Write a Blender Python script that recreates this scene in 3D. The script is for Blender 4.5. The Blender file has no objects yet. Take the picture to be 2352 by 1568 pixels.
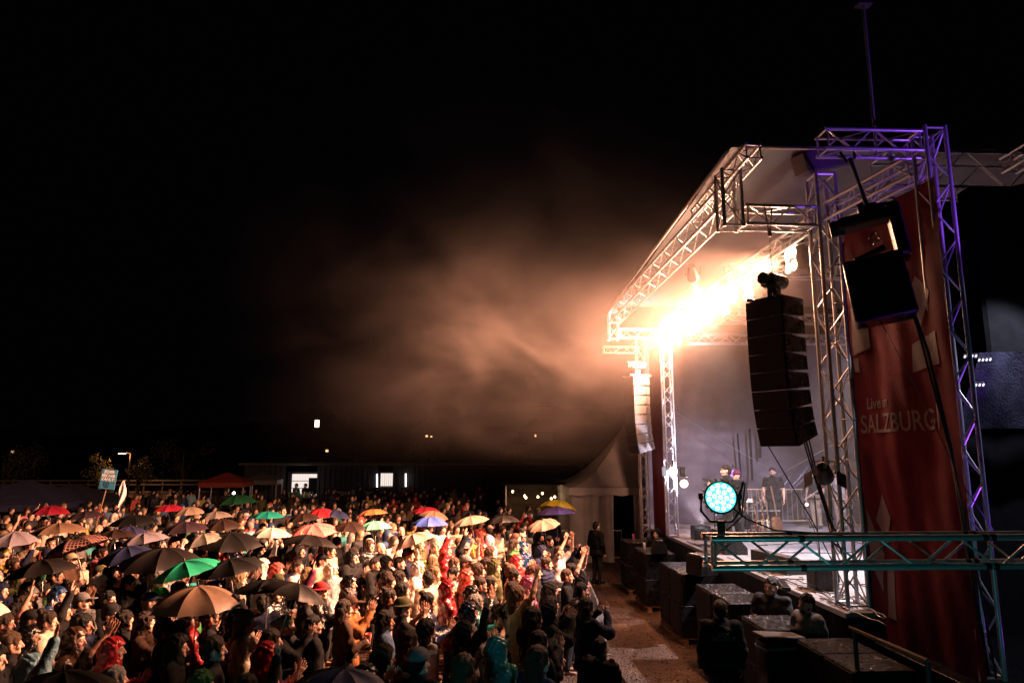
import bpy, bmesh, math, random
import numpy as np
from mathutils import Vector, Matrix, Euler
import openvdb

random.seed(11)
SC = bpy.context.scene
COL = SC.collection

# ------------------------------------------------------------------ camera, night sky, exposure
F = 1568.0                       # focal length in pixels of a 2352 px wide picture (24 mm lens)
CAMZ = 3.75
PITCH, YAW = math.radians(9.27), math.radians(2.75)
cam_d = bpy.data.cameras.new('camera')
cam = bpy.data.objects.new('camera', cam_d)
COL.objects.link(cam)
cam.location = (0, 0, CAMZ)
cam.rotation_euler = (math.pi / 2 + PITCH, 0, -YAW)
cam_d.sensor_width = 36
cam_d.lens = 24
cam_d.clip_start = 0.1
cam_d.clip_end = 2000
SC.camera = cam

world = bpy.data.worlds.new('World')
SC.world = world
world.use_nodes = True
bg = world.node_tree.nodes['Background']
bg.inputs['Color'].default_value = (0.55, 0.42, 0.55, 1)
bg.inputs['Strength'].default_value = 0.0012

SC.render.engine = 'CYCLES'
SC.view_settings.view_transform = 'Standard'
SC.view_settings.look = 'None'
SC.view_settings.gamma = 1
SC.view_settings.exposure = 0.0
SC.cycles.use_denoising = True
try:
    SC.cycles.denoiser = 'OPENIMAGEDENOISE'
except Exception:
    pass
SC.cycles.use_adaptive_sampling = True
SC.cycles.adaptive_threshold = 0.02
SC.cycles.max_bounces = 4
SC.cycles.diffuse_bounces = 2
SC.cycles.glossy_bounces = 2
SC.cycles.transmission_bounces = 3
SC.cycles.transparent_max_bounces = 8
SC.cycles.volume_bounces = 0
SC.cycles.sample_clamp_indirect = 3.0
SC.cycles.caustics_reflective = False
SC.cycles.caustics_refractive = False
SC.cycles.volume_step_rate = 2.0

RCAM = Euler(cam.rotation_euler).to_matrix()


def ray(px, py):
    return RCAM @ Vector(((px - 1176) / F, -(py - 784) / F, -1.0))


def at_y(px, py, Y):
    d = ray(px, py)
    return Vector((0, 0, CAMZ)) + d * (Y / d.y)


def at_z(px, py, z):
    d = ray(px, py)
    return Vector((0, 0, CAMZ)) + d * ((z - CAMZ) / d.z)


# ------------------------------------------------------------------ lamps of the show
WARM = (1.0, 0.45, 0.255)


def spot(name, loc, target, power, color, angle, blend=0.5, size=0.12):
    l = bpy.data.lights.new(name, 'SPOT')
    l.energy = power
    l.color = color
    l.spot_size = math.radians(angle)
    l.spot_blend = blend
    l.shadow_soft_size = size
    o = bpy.data.objects.new(name, l)
    COL.objects.link(o)
    o.location = loc
    o.rotation_euler = (Vector(target) - Vector(loc)).to_track_quat('-Z', 'Y').to_euler()
    return o


def point(name, loc, power, color, size=0.1):
    l = bpy.data.lights.new(name, 'POINT')
    l.energy = power
    l.color = color
    l.shadow_soft_size = size
    o = bpy.data.objects.new(name, l)
    COL.objects.link(o)
    o.location = loc
    return o


LAMP_X = 5.25
LAMPS = [(10.9, 6.95), (12.75, 6.9), (14.0, 6.85), (15.1, 6.85), (16.3, 6.8), (17.45, 6.75)]
AIM = [16.5, 16.0, 14.4, 14.4, 15.2, 22.0]
for (ly, lz), ty in zip(LAMPS, AIM):
    spot('blinder_beam', (LAMP_X - 0.2, ly, lz), (-10.0 if ty < 20 else -5.0, ty, 0.2), 8700, WARM, 82, 0.6)
    spot('blinder_spill', (LAMP_X - 0.14, ly, lz), (LAMP_X - 2, ly - 0.4 if ly < 17 else ly + 2.2, lz - 1.2), (520 if ly < 14.5 else 110 if ly < 17 else 900), WARM, 168, 0.35, 0.16)
# white and mauve stage washes hanging under the rear roof
spot('wash_beam', (9.5, 12.5, 7.2), (6.3, 12.8, 1.6), 7500, (1.0, 0.87, 0.93), 62, 0.6)
spot('wash_beam', (9.5, 15.5, 7.2), (7.3, 18.5, 1.6), 2000, (0.80, 0.70, 1.0), 80, 0.6)
# ------------------------------------------------------------------ materials


def mat(name):
    m = bpy.data.materials.new(name)
    m.use_nodes = True
    nt = m.node_tree
    return m, nt, nt.nodes['Principled BSDF']


def nd(nt, t, **kw):
    n = nt.nodes.new(t)
    for k, v in kw.items():
        if k in n.inputs:
            n.inputs[k].default_value = v
        else:
            setattr(n, k, v)
    return n


def surf(name, col, rough=0.6, metal=0.0, grain=0.25, gscale=12.0, bump=0.0, bscale=60.0, coat=0.0, spec=0.5,
         objcol=False, wet=0.0, trans=0.0, stretch=None):
    """general procedural surface: base colour with grain, patchy roughness and a fine relief"""
    m, nt, b = mat(name)
    L = nt.links
    tc = nd(nt, 'ShaderNodeTexCoord')
    src = tc.outputs['Object']
    if stretch:
        mp = nd(nt, 'ShaderNodeMapping')
        mp.inputs['Scale'].default_value = stretch
        L.new(src, mp.inputs['Vector'])
        src = mp.outputs['Vector']
    n = nd(nt, 'ShaderNodeTexNoise', Scale=gscale, Detail=4.0, Roughness=0.6)
    L.new(src, n.inputs['Vector'])
    mr = nd(nt, 'ShaderNodeMapRange')
    mr.inputs['From Min'].default_value = 0.3
    mr.inputs['From Max'].default_value = 0.7
    mr.inputs['To Min'].default_value = 1 - grain
    mr.inputs['To Max'].default_value = 1 + grain
    L.new(n.outputs['Fac'], mr.inputs['Value'])
    mx = nd(nt, 'ShaderNodeMix', data_type='RGBA', blend_type='MULTIPLY')
    mx.inputs[0].default_value = 1.0
    if objcol:
        oi = nd(nt, 'ShaderNodeObjectInfo')
        L.new(oi.outputs['Color'], mx.inputs[6])
    else:
        mx.inputs[6].default_value = (*col, 1)
    L.new(mr.outputs['Result'], mx.inputs[7])
    L.new(mx.outputs[2], b.inputs['Base Color'])
    mr2 = nd(nt, 'ShaderNodeMapRange')
    mr2.inputs['To Min'].default_value = max(0.05, rough - 0.12 - wet)
    mr2.inputs['To Max'].default_value = min(1, rough + 0.12)
    L.new(n.outputs['Fac'], mr2.inputs['Value'])
    L.new(mr2.outputs['Result'], b.inputs['Roughness'])
    b.inputs['Metallic'].default_value = metal
    b.inputs['Specular IOR Level'].default_value = spec
    b.inputs['Coat Weight'].default_value = coat
    b.inputs['Coat Roughness'].default_value = 0.15
    if trans:
        b.inputs['Transmission Weight'].default_value = trans
    if bump:
        n2 = nd(nt, 'ShaderNodeTexNoise', Scale=bscale, Detail=3.0)
        L.new(src, n2.inputs['Vector'])
        bp = nd(nt, 'ShaderNodeBump', Strength=bump, Distance=0.02)
        L.new(n2.outputs['Fac'], bp.inputs['Height'])
        L.new(bp.outputs['Normal'], b.inputs['Normal'])
    return m


def glow(name, col, strength):
    m, nt, b = mat(name)
    b.inputs['Base Color'].default_value = (0.02, 0.02, 0.02, 1)
    b.inputs['Emission Color'].default_value = (*col, 1)
    b.inputs['Emission Strength'].default_value = strength
    return m


M = {}
M['alu'] = surf('aluminium', (0.62, 0.62, 0.64), 0.36, 0.65, 0.12, 25, 0.05, 90)
M['black_steel'] = surf('black_powder_coat', (0.018, 0.018, 0.02), 0.5, 0.0, 0.3, 30, 0.1, 200)
M['black_box'] = surf('black_painted_plywood', (0.008, 0.008, 0.009), 0.36, 0.0, 0.35, 14, 0.15, 260, wet=0.12, spec=0.35)
M['grille'] = surf('black_grille', (0.012, 0.012, 0.012), 0.6, 0.0, 0.3, 40, 0.4, 500, spec=0.15)
M['cab_grey'] = surf('grey_cabinet_paint', (0.085, 0.08, 0.082), 0.55, 0.0, 0.2, 20, 0.1, 300)
M['black_cloth'] = surf('black_molton', (0.008, 0.008, 0.009), 0.95, 0, 0.3, 8, 0.2, 300, spec=0.1)
M['tarp'] = surf('grey_tarpaulin', (0.16, 0.145, 0.165), 0.5, 0, 0.22, 1.6, 0.12, 9)
M['roof'] = surf('roof_tarpaulin', (0.12, 0.10, 0.115), 0.55, 0, 0.15, 1.0, 0.1, 5)
M['deck'] = surf('stage_plywood', (0.30, 0.28, 0.28), 0.5, 0, 0.3, 5, 0.1, 60, wet=0.2)
M['dark_wood'] = surf('dark_wood', (0.06, 0.045, 0.035), 0.6, 0, 0.4, 8, 0.2, 50)
M['pallet'] = surf('pallet_wood', (0.22, 0.12, 0.065), 0.75, 0, 0.4, 9, 0.2, 60)
M['rubber'] = surf('black_rubber', (0.012, 0.012, 0.013), 0.45, 0, 0.2, 40)
M['tent'] = surf('white_tent_fabric', (0.75, 0.70, 0.70), 0.55, 0, 0.15, 2.0, 0.1, 12)
M['zinc'] = surf('galvanised_steel', (0.42, 0.42, 0.43), 0.38, 0.85, 0.3, 30)
M['fabric'] = surf('clothing', (1, 1, 1), 0.85, 0, 0.3, 14, 0.5, 90, spec=0.2, objcol=True)
M['rainwear'] = surf('wet_rainwear', (1, 1, 1), 0.32, 0, 0.2, 9, 0.7, 28, objcol=True, wet=0.12)
M['plain'] = surf('painted', (1, 1, 1), 0.5, 0, 0.1, 20, objcol=True)
M['hair'] = surf('hair', (1, 1, 1), 0.5, 0, 0.5, 30, 0.8, 90, spec=0.25, objcol=True, stretch=(3, 3, 0.5))
M['trousers'] = surf('trousers', (1, 1, 1), 0.9, 0, 0.25, 12, objcol=True)


def skin_material():
    m, nt, b = mat('skin')
    L = nt.links
    oi = nd(nt, 'ShaderNodeObjectInfo')
    at = nd(nt, 'ShaderNodeAttribute', attribute_name='tone')
    mx = nd(nt, 'ShaderNodeMix', data_type='RGBA', blend_type='MULTIPLY')
    mx.inputs[0].default_value = 1.0
    L.new(oi.outputs['Color'], mx.inputs[6])
    L.new(at.outputs['Color'], mx.inputs[7])
    tc = nd(nt, 'ShaderNodeTexCoord')
    n = nd(nt, 'ShaderNodeTexNoise', Scale=22.0, Detail=3.0)
    L.new(tc.outputs['Object'], n.inputs['Vector'])
    mx2 = nd(nt, 'ShaderNodeMix', data_type='RGBA', blend_type='MIX')
    mx2.inputs[7].default_value = (0.55, 0.2, 0.14, 1)
    mr = nd(nt, 'ShaderNodeMapRange')
    mr.inputs['To Max'].default_value = 0.22
    L.new(n.outputs['Fac'], mr.inputs['Value'])
    L.new(mr.outputs['Result'], mx2.inputs[0])
    L.new(mx.outputs[2], mx2.inputs[6])
    L.new(mx2.outputs[2], b.inputs['Base Color'])
    b.inputs['Roughness'].default_value = 0.48
    b.inputs['Specular IOR Level'].default_value = 0.4
    return m


M['skin'] = skin_material()


def clear_plastic():
    m, nt, b = mat('clear_plastic_film')
    L = nt.links
    tr = nd(nt, 'ShaderNodeBsdfTransparent')
    tr.inputs['Color'].default_value = (0.93, 0.93, 0.95, 1)
    gl = nd(nt, 'ShaderNodeBsdfPrincipled')
    gl.inputs['Base Color'].default_value = (0.7, 0.7, 0.72, 1)
    gl.inputs['Roughness'].default_value = 0.2
    tc = nd(nt, 'ShaderNodeTexCoord')
    n = nd(nt, 'ShaderNodeTexNoise', Scale=18.0, Detail=3.0)
    L.new(tc.outputs['Object'], n.inputs['Vector'])
    bp = nd(nt, 'ShaderNodeBump', Strength=0.7, Distance=0.02)
    L.new(n.outputs['Fac'], bp.inputs['Height'])
    L.new(bp.outputs['Normal'], gl.inputs['Normal'])
    ms = nd(nt, 'ShaderNodeMixShader')
    ms.inputs[0].default_value = 0.34
    L.new(tr.outputs[0], ms.inputs[1])
    L.new(gl.outputs[0], ms.inputs[2])
    L.new(ms.outputs[0], nt.nodes['Material Output'].inputs['Surface'])
    return m


M['clear'] = clear_plastic()

# ------------------------------------------------------------------ object helpers


def link(o, parent=None):
    COL.objects.link(o)
    if parent is not None:
        o.parent = parent
    return o


def tag(o, label=None, cat=None, group=None, kind=None):
    if label:
        o['label'] = label
    if cat:
        o['category'] = cat
    if group:
        o['group'] = group
    if kind:
        o['kind'] = kind
    return o


def thing(name, label, cat, loc=(0, 0, 0), rot=(0, 0, 0), group=None):
    o = bpy.data.objects.new(name, None)
    o.empty_display_size = 0.1
    o.location = loc
    o.rotation_euler = rot
    link(o)
    return tag(o, label, cat, group)


class MB:
    """collects shapes and links them as one mesh object"""

    def __init__(s):
        s.v, s.f, s.m, s.mi = [], [], [], 0

    def add(s, vs, fs):
        o = len(s.v)
        s.v.extend([tuple(p) for p in vs])
        s.f.extend([tuple(i + o for i in f) for f in fs])
        s.m.extend([s.mi] * len(fs))
        return s

    def mat(s, i):
        s.mi = i
        return s

    def box(s, c, size, rot=None, bevel=0.0, taper=None):
        x, y, z = [q / 2 for q in size]
        tx, ty = taper or (1, 1)
        if bevel:
            b = bevel
            vs, fs = [], []
            for zz, inset in ((-z, b), (-z + b, 0), (z - b, 0), (z, b)):
                X, Y = x - inset, y - inset
                if zz > 0:
                    X *= tx
                    Y *= ty
                for (px, py) in ((-X + b, -Y), (X - b, -Y), (X, -Y + b), (X, Y - b), (X - b, Y), (-X + b, Y), (-X, Y - b), (-X, -Y + b)):
                    vs.append((px, py, zz))
            for k in range(3):
                for i in range(8):
                    j = (i + 1) % 8
                    fs.append((k * 8 + i, k * 8 + j, k * 8 + 8 + j, k * 8 + 8 + i))
            fs.append(tuple(range(7, -1, -1)))
            fs.append(tuple(range(24, 32)))
        else:
            vs = [(-x, -y, -z), (x, -y, -z), (x, y, -z), (-x, y, -z),
                  (-x * tx, -y * ty, z), (x * tx, -y * ty, z), (x * tx, y * ty, z), (-x * tx, y * ty, z)]
            fs = [(3, 2, 1, 0), (4, 5, 6, 7), (0, 1, 5, 4), (1, 2, 6, 5), (2, 3, 7, 6), (3, 0, 4, 7)]
        Mx = rot if rot is not None else Matrix.Identity(3)
        c = Vector(c)
        return s.add([Mx @ Vector(p) + c for p in vs], fs)

    def tube(s, p0, p1, r0, r1=None, n=10, caps=True):
        p0, p1 = Vector(p0), Vector(p1)
        r1 = r0 if r1 is None else r1
        d = (p1 - p0)
        q = d.to_track_quat('Z', 'Y').to_matrix() if d.length > 1e-9 else Matrix.Identity(3)
        vs = []
        for p, r in ((p0, r0), (p1, r1)):
            for i in range(n):
                a = 2 * math.pi * i / n
                vs.append(p + q @ Vector((r * math.cos(a), r * math.sin(a), 0)))
        fs = [(i, (i + 1) % n, n + (i + 1) % n, n + i) for i in range(n)]
        if caps:
            fs.append(tuple(range(n - 1, -1, -1)))
            fs.append(tuple(range(n, 2 * n)))
        return s.add(vs, fs)

    def path(s, pts, r, n=6):
        pts = [Vector(p) for p in pts]
        vs, fs = [], []
        for i, p in enumerate(pts):
            d = pts[min(i + 1, len(pts) - 1)] - pts[max(i - 1, 0)]
            q = d.to_track_quat('Z', 'Y').to_matrix()
            rr = r[i] if isinstance(r, (list, tuple)) else r
            for k in range(n):
                a = 2 * math.pi * k / n
                vs.append(p + q @ Vector((rr * math.cos(a), rr * math.sin(a), 0)))
        for i in range(len(pts) - 1):
            for k in range(n):
                fs.append((i * n + k, i * n + (k + 1) % n, (i + 1) * n + (k + 1) % n, (i + 1) * n + k))
        fs.append(tuple(range(n - 1, -1, -1)))
        fs.append(tuple(range((len(pts) - 1) * n, len(pts) * n)))
        return s.add(vs, fs)

    def lathe(s, prof, n=16, c=(0, 0, 0), rot=None):
        Mx = rot if rot is not None else Matrix.Identity(3)
        c = Vector(c)
        vs, fs = [], []
        for (r, z) in prof:
            for i in range(n):
                a = 2 * math.pi * i / n
                vs.append(Mx @ Vector((r * math.cos(a), r * math.sin(a), z)) + c)
        for k in range(len(prof) - 1):
            for i in range(n):
                j = (i + 1) % n
                fs.append((k * n + i, k * n + j, (k + 1) * n + j, (k + 1) * n + i))
        if prof[0][0] > 1e-6:
            fs.append(tuple(range(n - 1, -1, -1)))
        if prof[-1][0] > 1e-6:
            fs.append(tuple(range((len(prof) - 1) * n, len(prof) * n)))
        return s.add(vs, fs)

    def prism(s, poly, d, rot=None, c=(0, 0, 0)):
        """polygon in local XZ extruded d along local Y (centred)"""
        Mx = rot if rot is not None else Matrix.Identity(3)
        c = Vector(c)
        n = len(poly)
        vs = [Mx @ Vector((x, -d / 2, z)) + c for x, z in poly] + [Mx @ Vector((x, d / 2, z)) + c for x, z in poly]
        fs = [tuple(range(n)), tuple(range(2 * n - 1, n - 1, -1))]
        fs += [(i, i + n, (i + 1) % n + n, (i + 1) % n) for i in range(n)]
        return s.add(vs, fs)

    def sheet(s, fn, nu, nv, thick=0.0):
        """grid surface fn(u,v)->point, optionally with a thickness"""
        vs = [Vector(fn(i / nu, j / nv)) for j in range(nv + 1) for i in range(nu + 1)]
        W = nu + 1
        fs = [(j * W + i, j * W + i + 1, (j + 1) * W + i + 1, (j + 1) * W + i) for j in range(nv) for i in range(nu)]
        return s.add(vs, fs)

    def mesh(s, name, mats, smooth=False):
        me = bpy.data.meshes.new(name)
        me.from_pydata(s.v, [], s.f)
        for m in (mats if isinstance(mats, (list, tuple)) else [mats]):
            me.materials.append(m)
        if any(s.m):
            me.polygons.foreach_set('material_index', s.m)
        if smooth:
            me.polygons.foreach_set('use_smooth', [True] * len(me.polygons))
            if smooth == 'auto':
                me.set_sharp_from_angle(angle=math.radians(35))
        me.update()
        return me

    def build(s, name, mats, parent=None, smooth=False, loc=None):
        o = bpy.data.objects.new(name, s.mesh(name, mats, smooth))
        if loc is not None:
            o.location = loc
        return link(o, parent)


def inst(name, me, parent=None, mx=None, color=None):
    o = bpy.data.objects.new(name, me)
    if mx is not None:
        o.matrix_local = mx
    if color is not None:
        o.color = (*color, 1)
    return link(o, parent)


def euler3(x=0, y=0, z=0):
    return Euler((x, y, z)).to_matrix()


UNIT_CYL = {}


def unit_cyl(matname, n=10):
    k = (matname, n)
    if k not in UNIT_CYL:
        UNIT_CYL[k] = MB().tube((0, 0, 0), (0, 0, 1), 1, n=n).mesh('tube_' + matname, M[matname], 'auto')
    return UNIT_CYL[k]


def bar(name, p0, p1, r, parent, matname='alu', n=10):
    p0, p1 = Vector(p0), Vector(p1)
    d = p1 - p0
    mx = Matrix.Translation(p0) @ d.to_track_quat('Z', 'Y').to_matrix().to_4x4() @ Matrix.Diagonal((r, r, d.length, 1))
    return inst(name, unit_cyl(matname, n), parent, mx)


def truss(label, p0, p1, w=0.3, h=None, r=0.025, up=(0, 0, 1), matname='alu', bay=None, name='truss', cat='truss', group='lattice trusses of the stage rig'):
    """square lattice truss from p0 to p1 (axis through its middle)"""
    p0, p1 = Vector(p0), Vector(p1)
    h = h or w
    d = (p1 - p0)
    L = d.length
    zax = d.normalized()
    u = Vector(up)
    if abs(zax.dot(u)) > 0.95:
        u = Vector((0, 1, 0))
    xax = u.cross(zax).normalized()
    yax = zax.cross(xax)
    R = Matrix((xax, yax, zax)).transposed()
    t = thing(name, label, cat, p0, R.to_euler(), group)
    a, b = w / 2 - r, h / 2 - r
    cs = [(-a, -b), (a, -b), (a, b), (-a, b)]
    for x, y in cs:
        bar('chord', (x, y, 0), (x, y, L), r, t, matname, 12)
    nb = max(2, round(L / (bay or w * 1.15)))
    st = L / nb
    br = r * 0.42
    for k in range(4):
        (x0, y0), (x1, y1) = cs[k], cs[(k + 1) % 4]
        for i in range(nb):
            za, zb = i * st + 0.02, (i + 1) * st - 0.02
            if (i + k) % 2:
                bar('brace', (x0, y0, za), (x1, y1, zb), br, t, matname, 7)
            else:
                bar('brace', (x1, y1, za), (x0, y0, zb), br, t, matname, 7)
        for z in (0.03, L - 0.03):
            bar('end_bar', (x0, y0, z), (x1, y1, z), br * 1.3, t, matname, 7)
    return t


def text(s, name, size, mx, m, parent, ext=0.004, align='CENTER', shear=0, bold=0.0, sx=1.0):
    cu = bpy.data.curves.new(name, 'FONT')
    cu.body = s
    cu.size = size
    cu.extrude = ext
    cu.align_x = align
    cu.offset = bold
    cu.resolution_u = 3
    o = bpy.data.objects.new(name, cu)
    dg = bpy.context.evaluated_depsgraph_get()
    COL.objects.link(o)
    dg.update()
    me = bpy.data.meshes.new_from_object(o.evaluated_get(dg))
    bpy.data.objects.remove(o)
    me.name = name
    me.materials.clear()
    me.materials.append(m)
    return inst(name, me, parent, mx @ Matrix.Diagonal((sx, 1, 1, 1)))


def rope(pts_a, pts_b, sag, n=14):
    a, b = Vector(pts_a), Vector(pts_b)
    return [a.lerp(b, i / n) + Vector((0, 0, -sag * 4 * (i / n) * (1 - i / n))) for i in range(n + 1)]
# ================================================================== GROUND
def ground_material():
    m, nt, b = mat('wet_gravel_dirt')
    L = nt.links
    tc = nd(nt, 'ShaderNodeTexCoord')
    n1 = nd(nt, 'ShaderNodeTexNoise', Scale=0.55, Detail=5.0, Roughness=0.62)
    n2 = nd(nt, 'ShaderNodeTexNoise', Scale=9.0, Detail=6.0, Roughness=0.7)
    vo = nd(nt, 'ShaderNodeTexVoronoi', Scale=26.0)
    for n in (n1, n2, vo):
        L.new(tc.outputs['Object'], n.inputs['Vector'])
    cr = nd(nt, 'ShaderNodeValToRGB')
    e = cr.color_ramp.elements
    e[0].position, e[0].color = 0.40, (0.075, 0.034, 0.017, 1)
    e[1].position, e[1].color = 0.66, (0.30, 0.23, 0.17, 1)
    el = e.new(0.55)
    el.color = (0.13, 0.066, 0.036, 1)
    L.new(n1.outputs['Fac'], cr.inputs['Fac'])
    mr = nd(nt, 'ShaderNodeMapRange')
    mr.inputs['From Min'].default_value, mr.inputs['From Max'].default_value = 0.25, 0.75
    mr.inputs['To Min'].default_value, mr.inputs['To Max'].default_value = 0.35, 1.6
    L.new(n2.outputs['Fac'], mr.inputs['Value'])
    mx = nd(nt, 'ShaderNodeMix', data_type='RGBA', blend_type='MULTIPLY')
    mx.inputs[0].default_value = 1
    L.new(cr.outputs['Color'], mx.inputs[6])
    L.new(mr.outputs['Result'], mx.inputs[7])
    L.new(mx.outputs[2], b.inputs['Base Color'])
    mr2 = nd(nt, 'ShaderNodeMapRange')
    mr2.inputs['From Min'].default_value, mr2.inputs['From Max'].default_value = 0.35, 0.62
    mr2.inputs['To Min'].default_value, mr2.inputs['To Max'].default_value = 0.3, 0.85
    L.new(n1.outputs['Fac'], mr2.inputs['Value'])
    L.new(mr2.outputs['Result'], b.inputs['Roughness'])
    ma = nd(nt, 'ShaderNodeMath', operation='ADD')
    L.new(n2.outputs['Fac'], ma.inputs[0])
    L.new(vo.outputs['Distance'], ma.inputs[1])
    bp = nd(nt, 'ShaderNodeBump', Strength=0.9, Distance=0.05)
    L.new(ma.outputs[0], bp.inputs['Height'])
    L.new(bp.outputs['Normal'], b.inputs['Normal'])
    return m


M['ground'] = ground_material()
g = MB()
g.sheet(lambda u, v: (-400 + 800 * u, -60 + 800 * v, 0), 8, 8)
tag(g.build('ground', M['ground']), kind='structure')
# pebbles and clods on the gangway in front of the stage
gm = MB()
rg = random.Random(3)
for i in range(1500):
    x, y = rg.uniform(1.6, 4.1), rg.uniform(8.6, 22)
    r = rg.uniform(0.008, 0.026)
    gm.lathe([(r * 0.9, 0), (r, r * 0.4), (r * 0.5, r * rg.uniform(0.7, 1.0))], 6, (x, y, -0.002))
tag(gm.build('gravel', M['ground']), kind='stuff')
gt = MB()
for i in range(420):
    x, y = rg.gauss(3.25, 0.35), rg.gauss(11.3, 0.5)
    a, hgt = rg.uniform(0, 6.28), rg.uniform(0.03, 0.09)
    dx, dy = math.cos(a), math.sin(a)
    gt.add([(x - dy * 0.004, y + dx * 0.004, 0), (x + dy * 0.004, y - dx * 0.004, 0), (x + dx * hgt * 0.5, y + dy * hgt * 0.5, hgt)], [(0, 1, 2)])
M['grass'] = surf('grass_blades', (0.05, 0.075, 0.025), 0.7)
tag(gt.build('grass', M['grass']), kind='stuff')

# ================================================================== STAGE
SZ = 1.6
SX0, SX1, SY0, SY1 = 5.03, 12.0, 9.55, 21.0
st = thing('concert_stage', 'raised plywood concert stage with black skirt, lit mauve white', 'stage', (SX0, SY0, 0))
pm = MB().box((0.995, 0.4975, SZ - 0.03), (1.984, 0.989, 0.06), bevel=0.006).mesh('deck_panel', M['deck'])
for i in range(4):
    for j in range(12):
        o = inst('deck_panel', pm, st, Matrix.Translation((i * 1.99, j * 0.995, 0)))
sk = MB()
sk.sheet(lambda u, v: (-0.02 + 0.012 * math.sin(u * 190), u * 11.9, v * (SZ - 0.07)), 220, 2)
sk.sheet(lambda u, v: (u * 7.9, -0.02 + 0.012 * math.sin(u * 130), v * (SZ - 0.07)), 140, 2)
sk.build('skirt', M['black_cloth'], st, True)
for i in range(6):
    bar('leg', (0.15, 0.2 + i * 2.3, 0), (0.15, 0.2 + i * 2.3, SZ - 0.06), 0.03, st, 'zinc')
ed = MB()
ed.box((-0.012, 5.97, SZ - 0.035), (0.02, 11.94, 0.07))
ed.build('edge_rail', M['alu'], st)

# far side wall of the stage: tarpaulin with folds, then the diagonal swag hung before it
tp = MB()


def far_wall(u, v):
    x = 5.15 + u * 7.2
    z = 1.45 + v * 5.9
    f = 0.02 * math.sin(x * 2.1 + z * 0.9) + 0.008 * math.sin(x * 11 - z * 2.7) + 0.015 * math.sin(z * 3.3 + x * 0.7) + 0.006 * math.sin(z * 17 + x * 2)
    f += 0.03 * math.exp(-((z - 4.35 + 0.03 * math.sin(x * 3)) / 0.03) ** 2)
    f += 0.10 * math.exp(-((z - 2.3 - 0.16 * (x - 6)) / 0.25) ** 2) * math.sin(x * 4)
    return (x, 21.25 + f, z)


tp.sheet(far_wall, 110, 60)
o = tp.build('tarpaulin_wall', M['tarp'], None, True)
tag(o, 'grey tarpaulin closing the far side of the stage, hanging in folds', 'tarpaulin')
sw = MB()


def swag(u, v):
    x = 7.0 + u * 3.6
    z0 = 2.15 + 0.1 * u + 1.6 * u ** 1.7
    d = 0.75 - 0.25 * u
    z = z0 - v * d + 0.05 * math.sin(v * 14 + u * 9)
    return (x, 20.75 - 0.22 * math.sin(v * math.pi) - 0.05 * math.sin(v * 16 + u * 22), z)


sw.sheet(swag, 60, 22)
M['swag'] = surf('dark_plastic_sheet', (0.06, 0.055, 0.07), 0.32, 0, 0.25, 4, 0.3, 14)
tag(sw.build('plastic_sheet', M['swag'], None, True), 'dark gathered plastic sheet slung diagonally in front of the grey tarpaulin', 'plastic sheet')
sm = MB()
for k, (x, z0, z1) in enumerate(((8.05, 3.05, 4.35), (8.42, 2.9, 4.5), (8.72, 3.6, 4.6))):
    sm.box((x, 21.05, (z0 + z1) / 2), (0.05 + 0.02 * k, 0.02, z1 - z0), euler3(0, 0.03 * (k - 1), 0))
tag(sm.build('strap', M['black_cloth']), 'three black straps hanging down the grey tarpaulin above the singer', 'straps')
cb = MB()
cb.path(rope((5.6, 20.9, 5.3), (9.2, 20.8, 3.1), 0.05), 0.008, 5)
tag(cb.build('cable', M['zinc']), 'thin pale guy wire slanting across the far tarpaulin', 'cable')
cb = MB()
cb.path([(8.3, 19.8, 2.9), (9.6, 18.6, 3.9), (10.4, 17.9, 4.45)], 0.012, 5)
tag(cb.build('cable', M['zinc']), 'taut pale strap rising to the right behind the hanging speakers', 'strap')
# near side wall of the stage and black drapes of the wing
bd = MB()
bd.sheet(lambda u, v: (5.62 + u * 7.4, 9.5 + 0.05 * math.sin(u * 60) + 0.02 * math.sin(u * 23), 0.02 + v * 7.45), 120, 4)
tag(bd.build('black_drape', M['black_cloth'], None, True), 'tall black side drape closing the near end of the stage', 'drape')
rw = MB()
rw.sheet(lambda u, v: (12.1 + 0.05 * math.sin(u * 60), 9.6 + u * 11.6, 1.6 + v * 6.2), 60, 3)
tag(rw.build('rear_drape', M['black_cloth'], None, True), 'black drape along the rear of the stage', 'drape')

# roof
rf = MB()


def roof_pt(u, v):
    x, y = 3.78 + u * 8.6, 9.55 + v * 8.9
    return (x, y, 8.30 - 0.062 * (y - 9.55) + 0.05 * math.sin(u * 3.1) + 0.015 * math.sin(x * 5 + y * 2))


rf.sheet(roof_pt, 40, 40)
tag(rf.build('stage_roof', M['roof'], None, True), 'pale tarpaulin roof stretched over the stage trusses', 'roof')
# ================================================================== TRUSSES
G = 'lattice trusses of the stage rig'
truss('long front roof beam receding above the lamps, cantilevered over the crowd edge', (3.80, 9.98, 7.60), (3.66, 18.15, 7.40), 0.36, r=0.026)
truss('upright stub at the near corner of the front roof beam', (3.80, 9.8, 7.10), (3.80, 9.8, 8.02), 0.34, r=0.028)
truss('short arm carrying the near speaker array, reaching to the near stage tower', (3.98, 9.8, 7.30), (5.10, 9.85, 7.30), 0.34, r=0.026)
truss('upright stub at the far corner of the front roof beam', (3.66, 18.32, 6.8), (3.66, 18.32, 7.58), 0.3)
truss('short arm carrying the far speaker array', (3.82, 18.3, 6.98), (4.9, 18.3, 6.98), 0.29)
truss('slim far arm below the far array arm', (3.6, 19.6, 6.72), (4.7, 19.6, 6.72), 0.22, r=0.02)
truss('near stage tower standing on the deck corner beside the red banner', (5.30, 9.88, 1.62), (5.30, 9.88, 8.02), 0.36, r=0.03, name='truss_tower')
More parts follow.
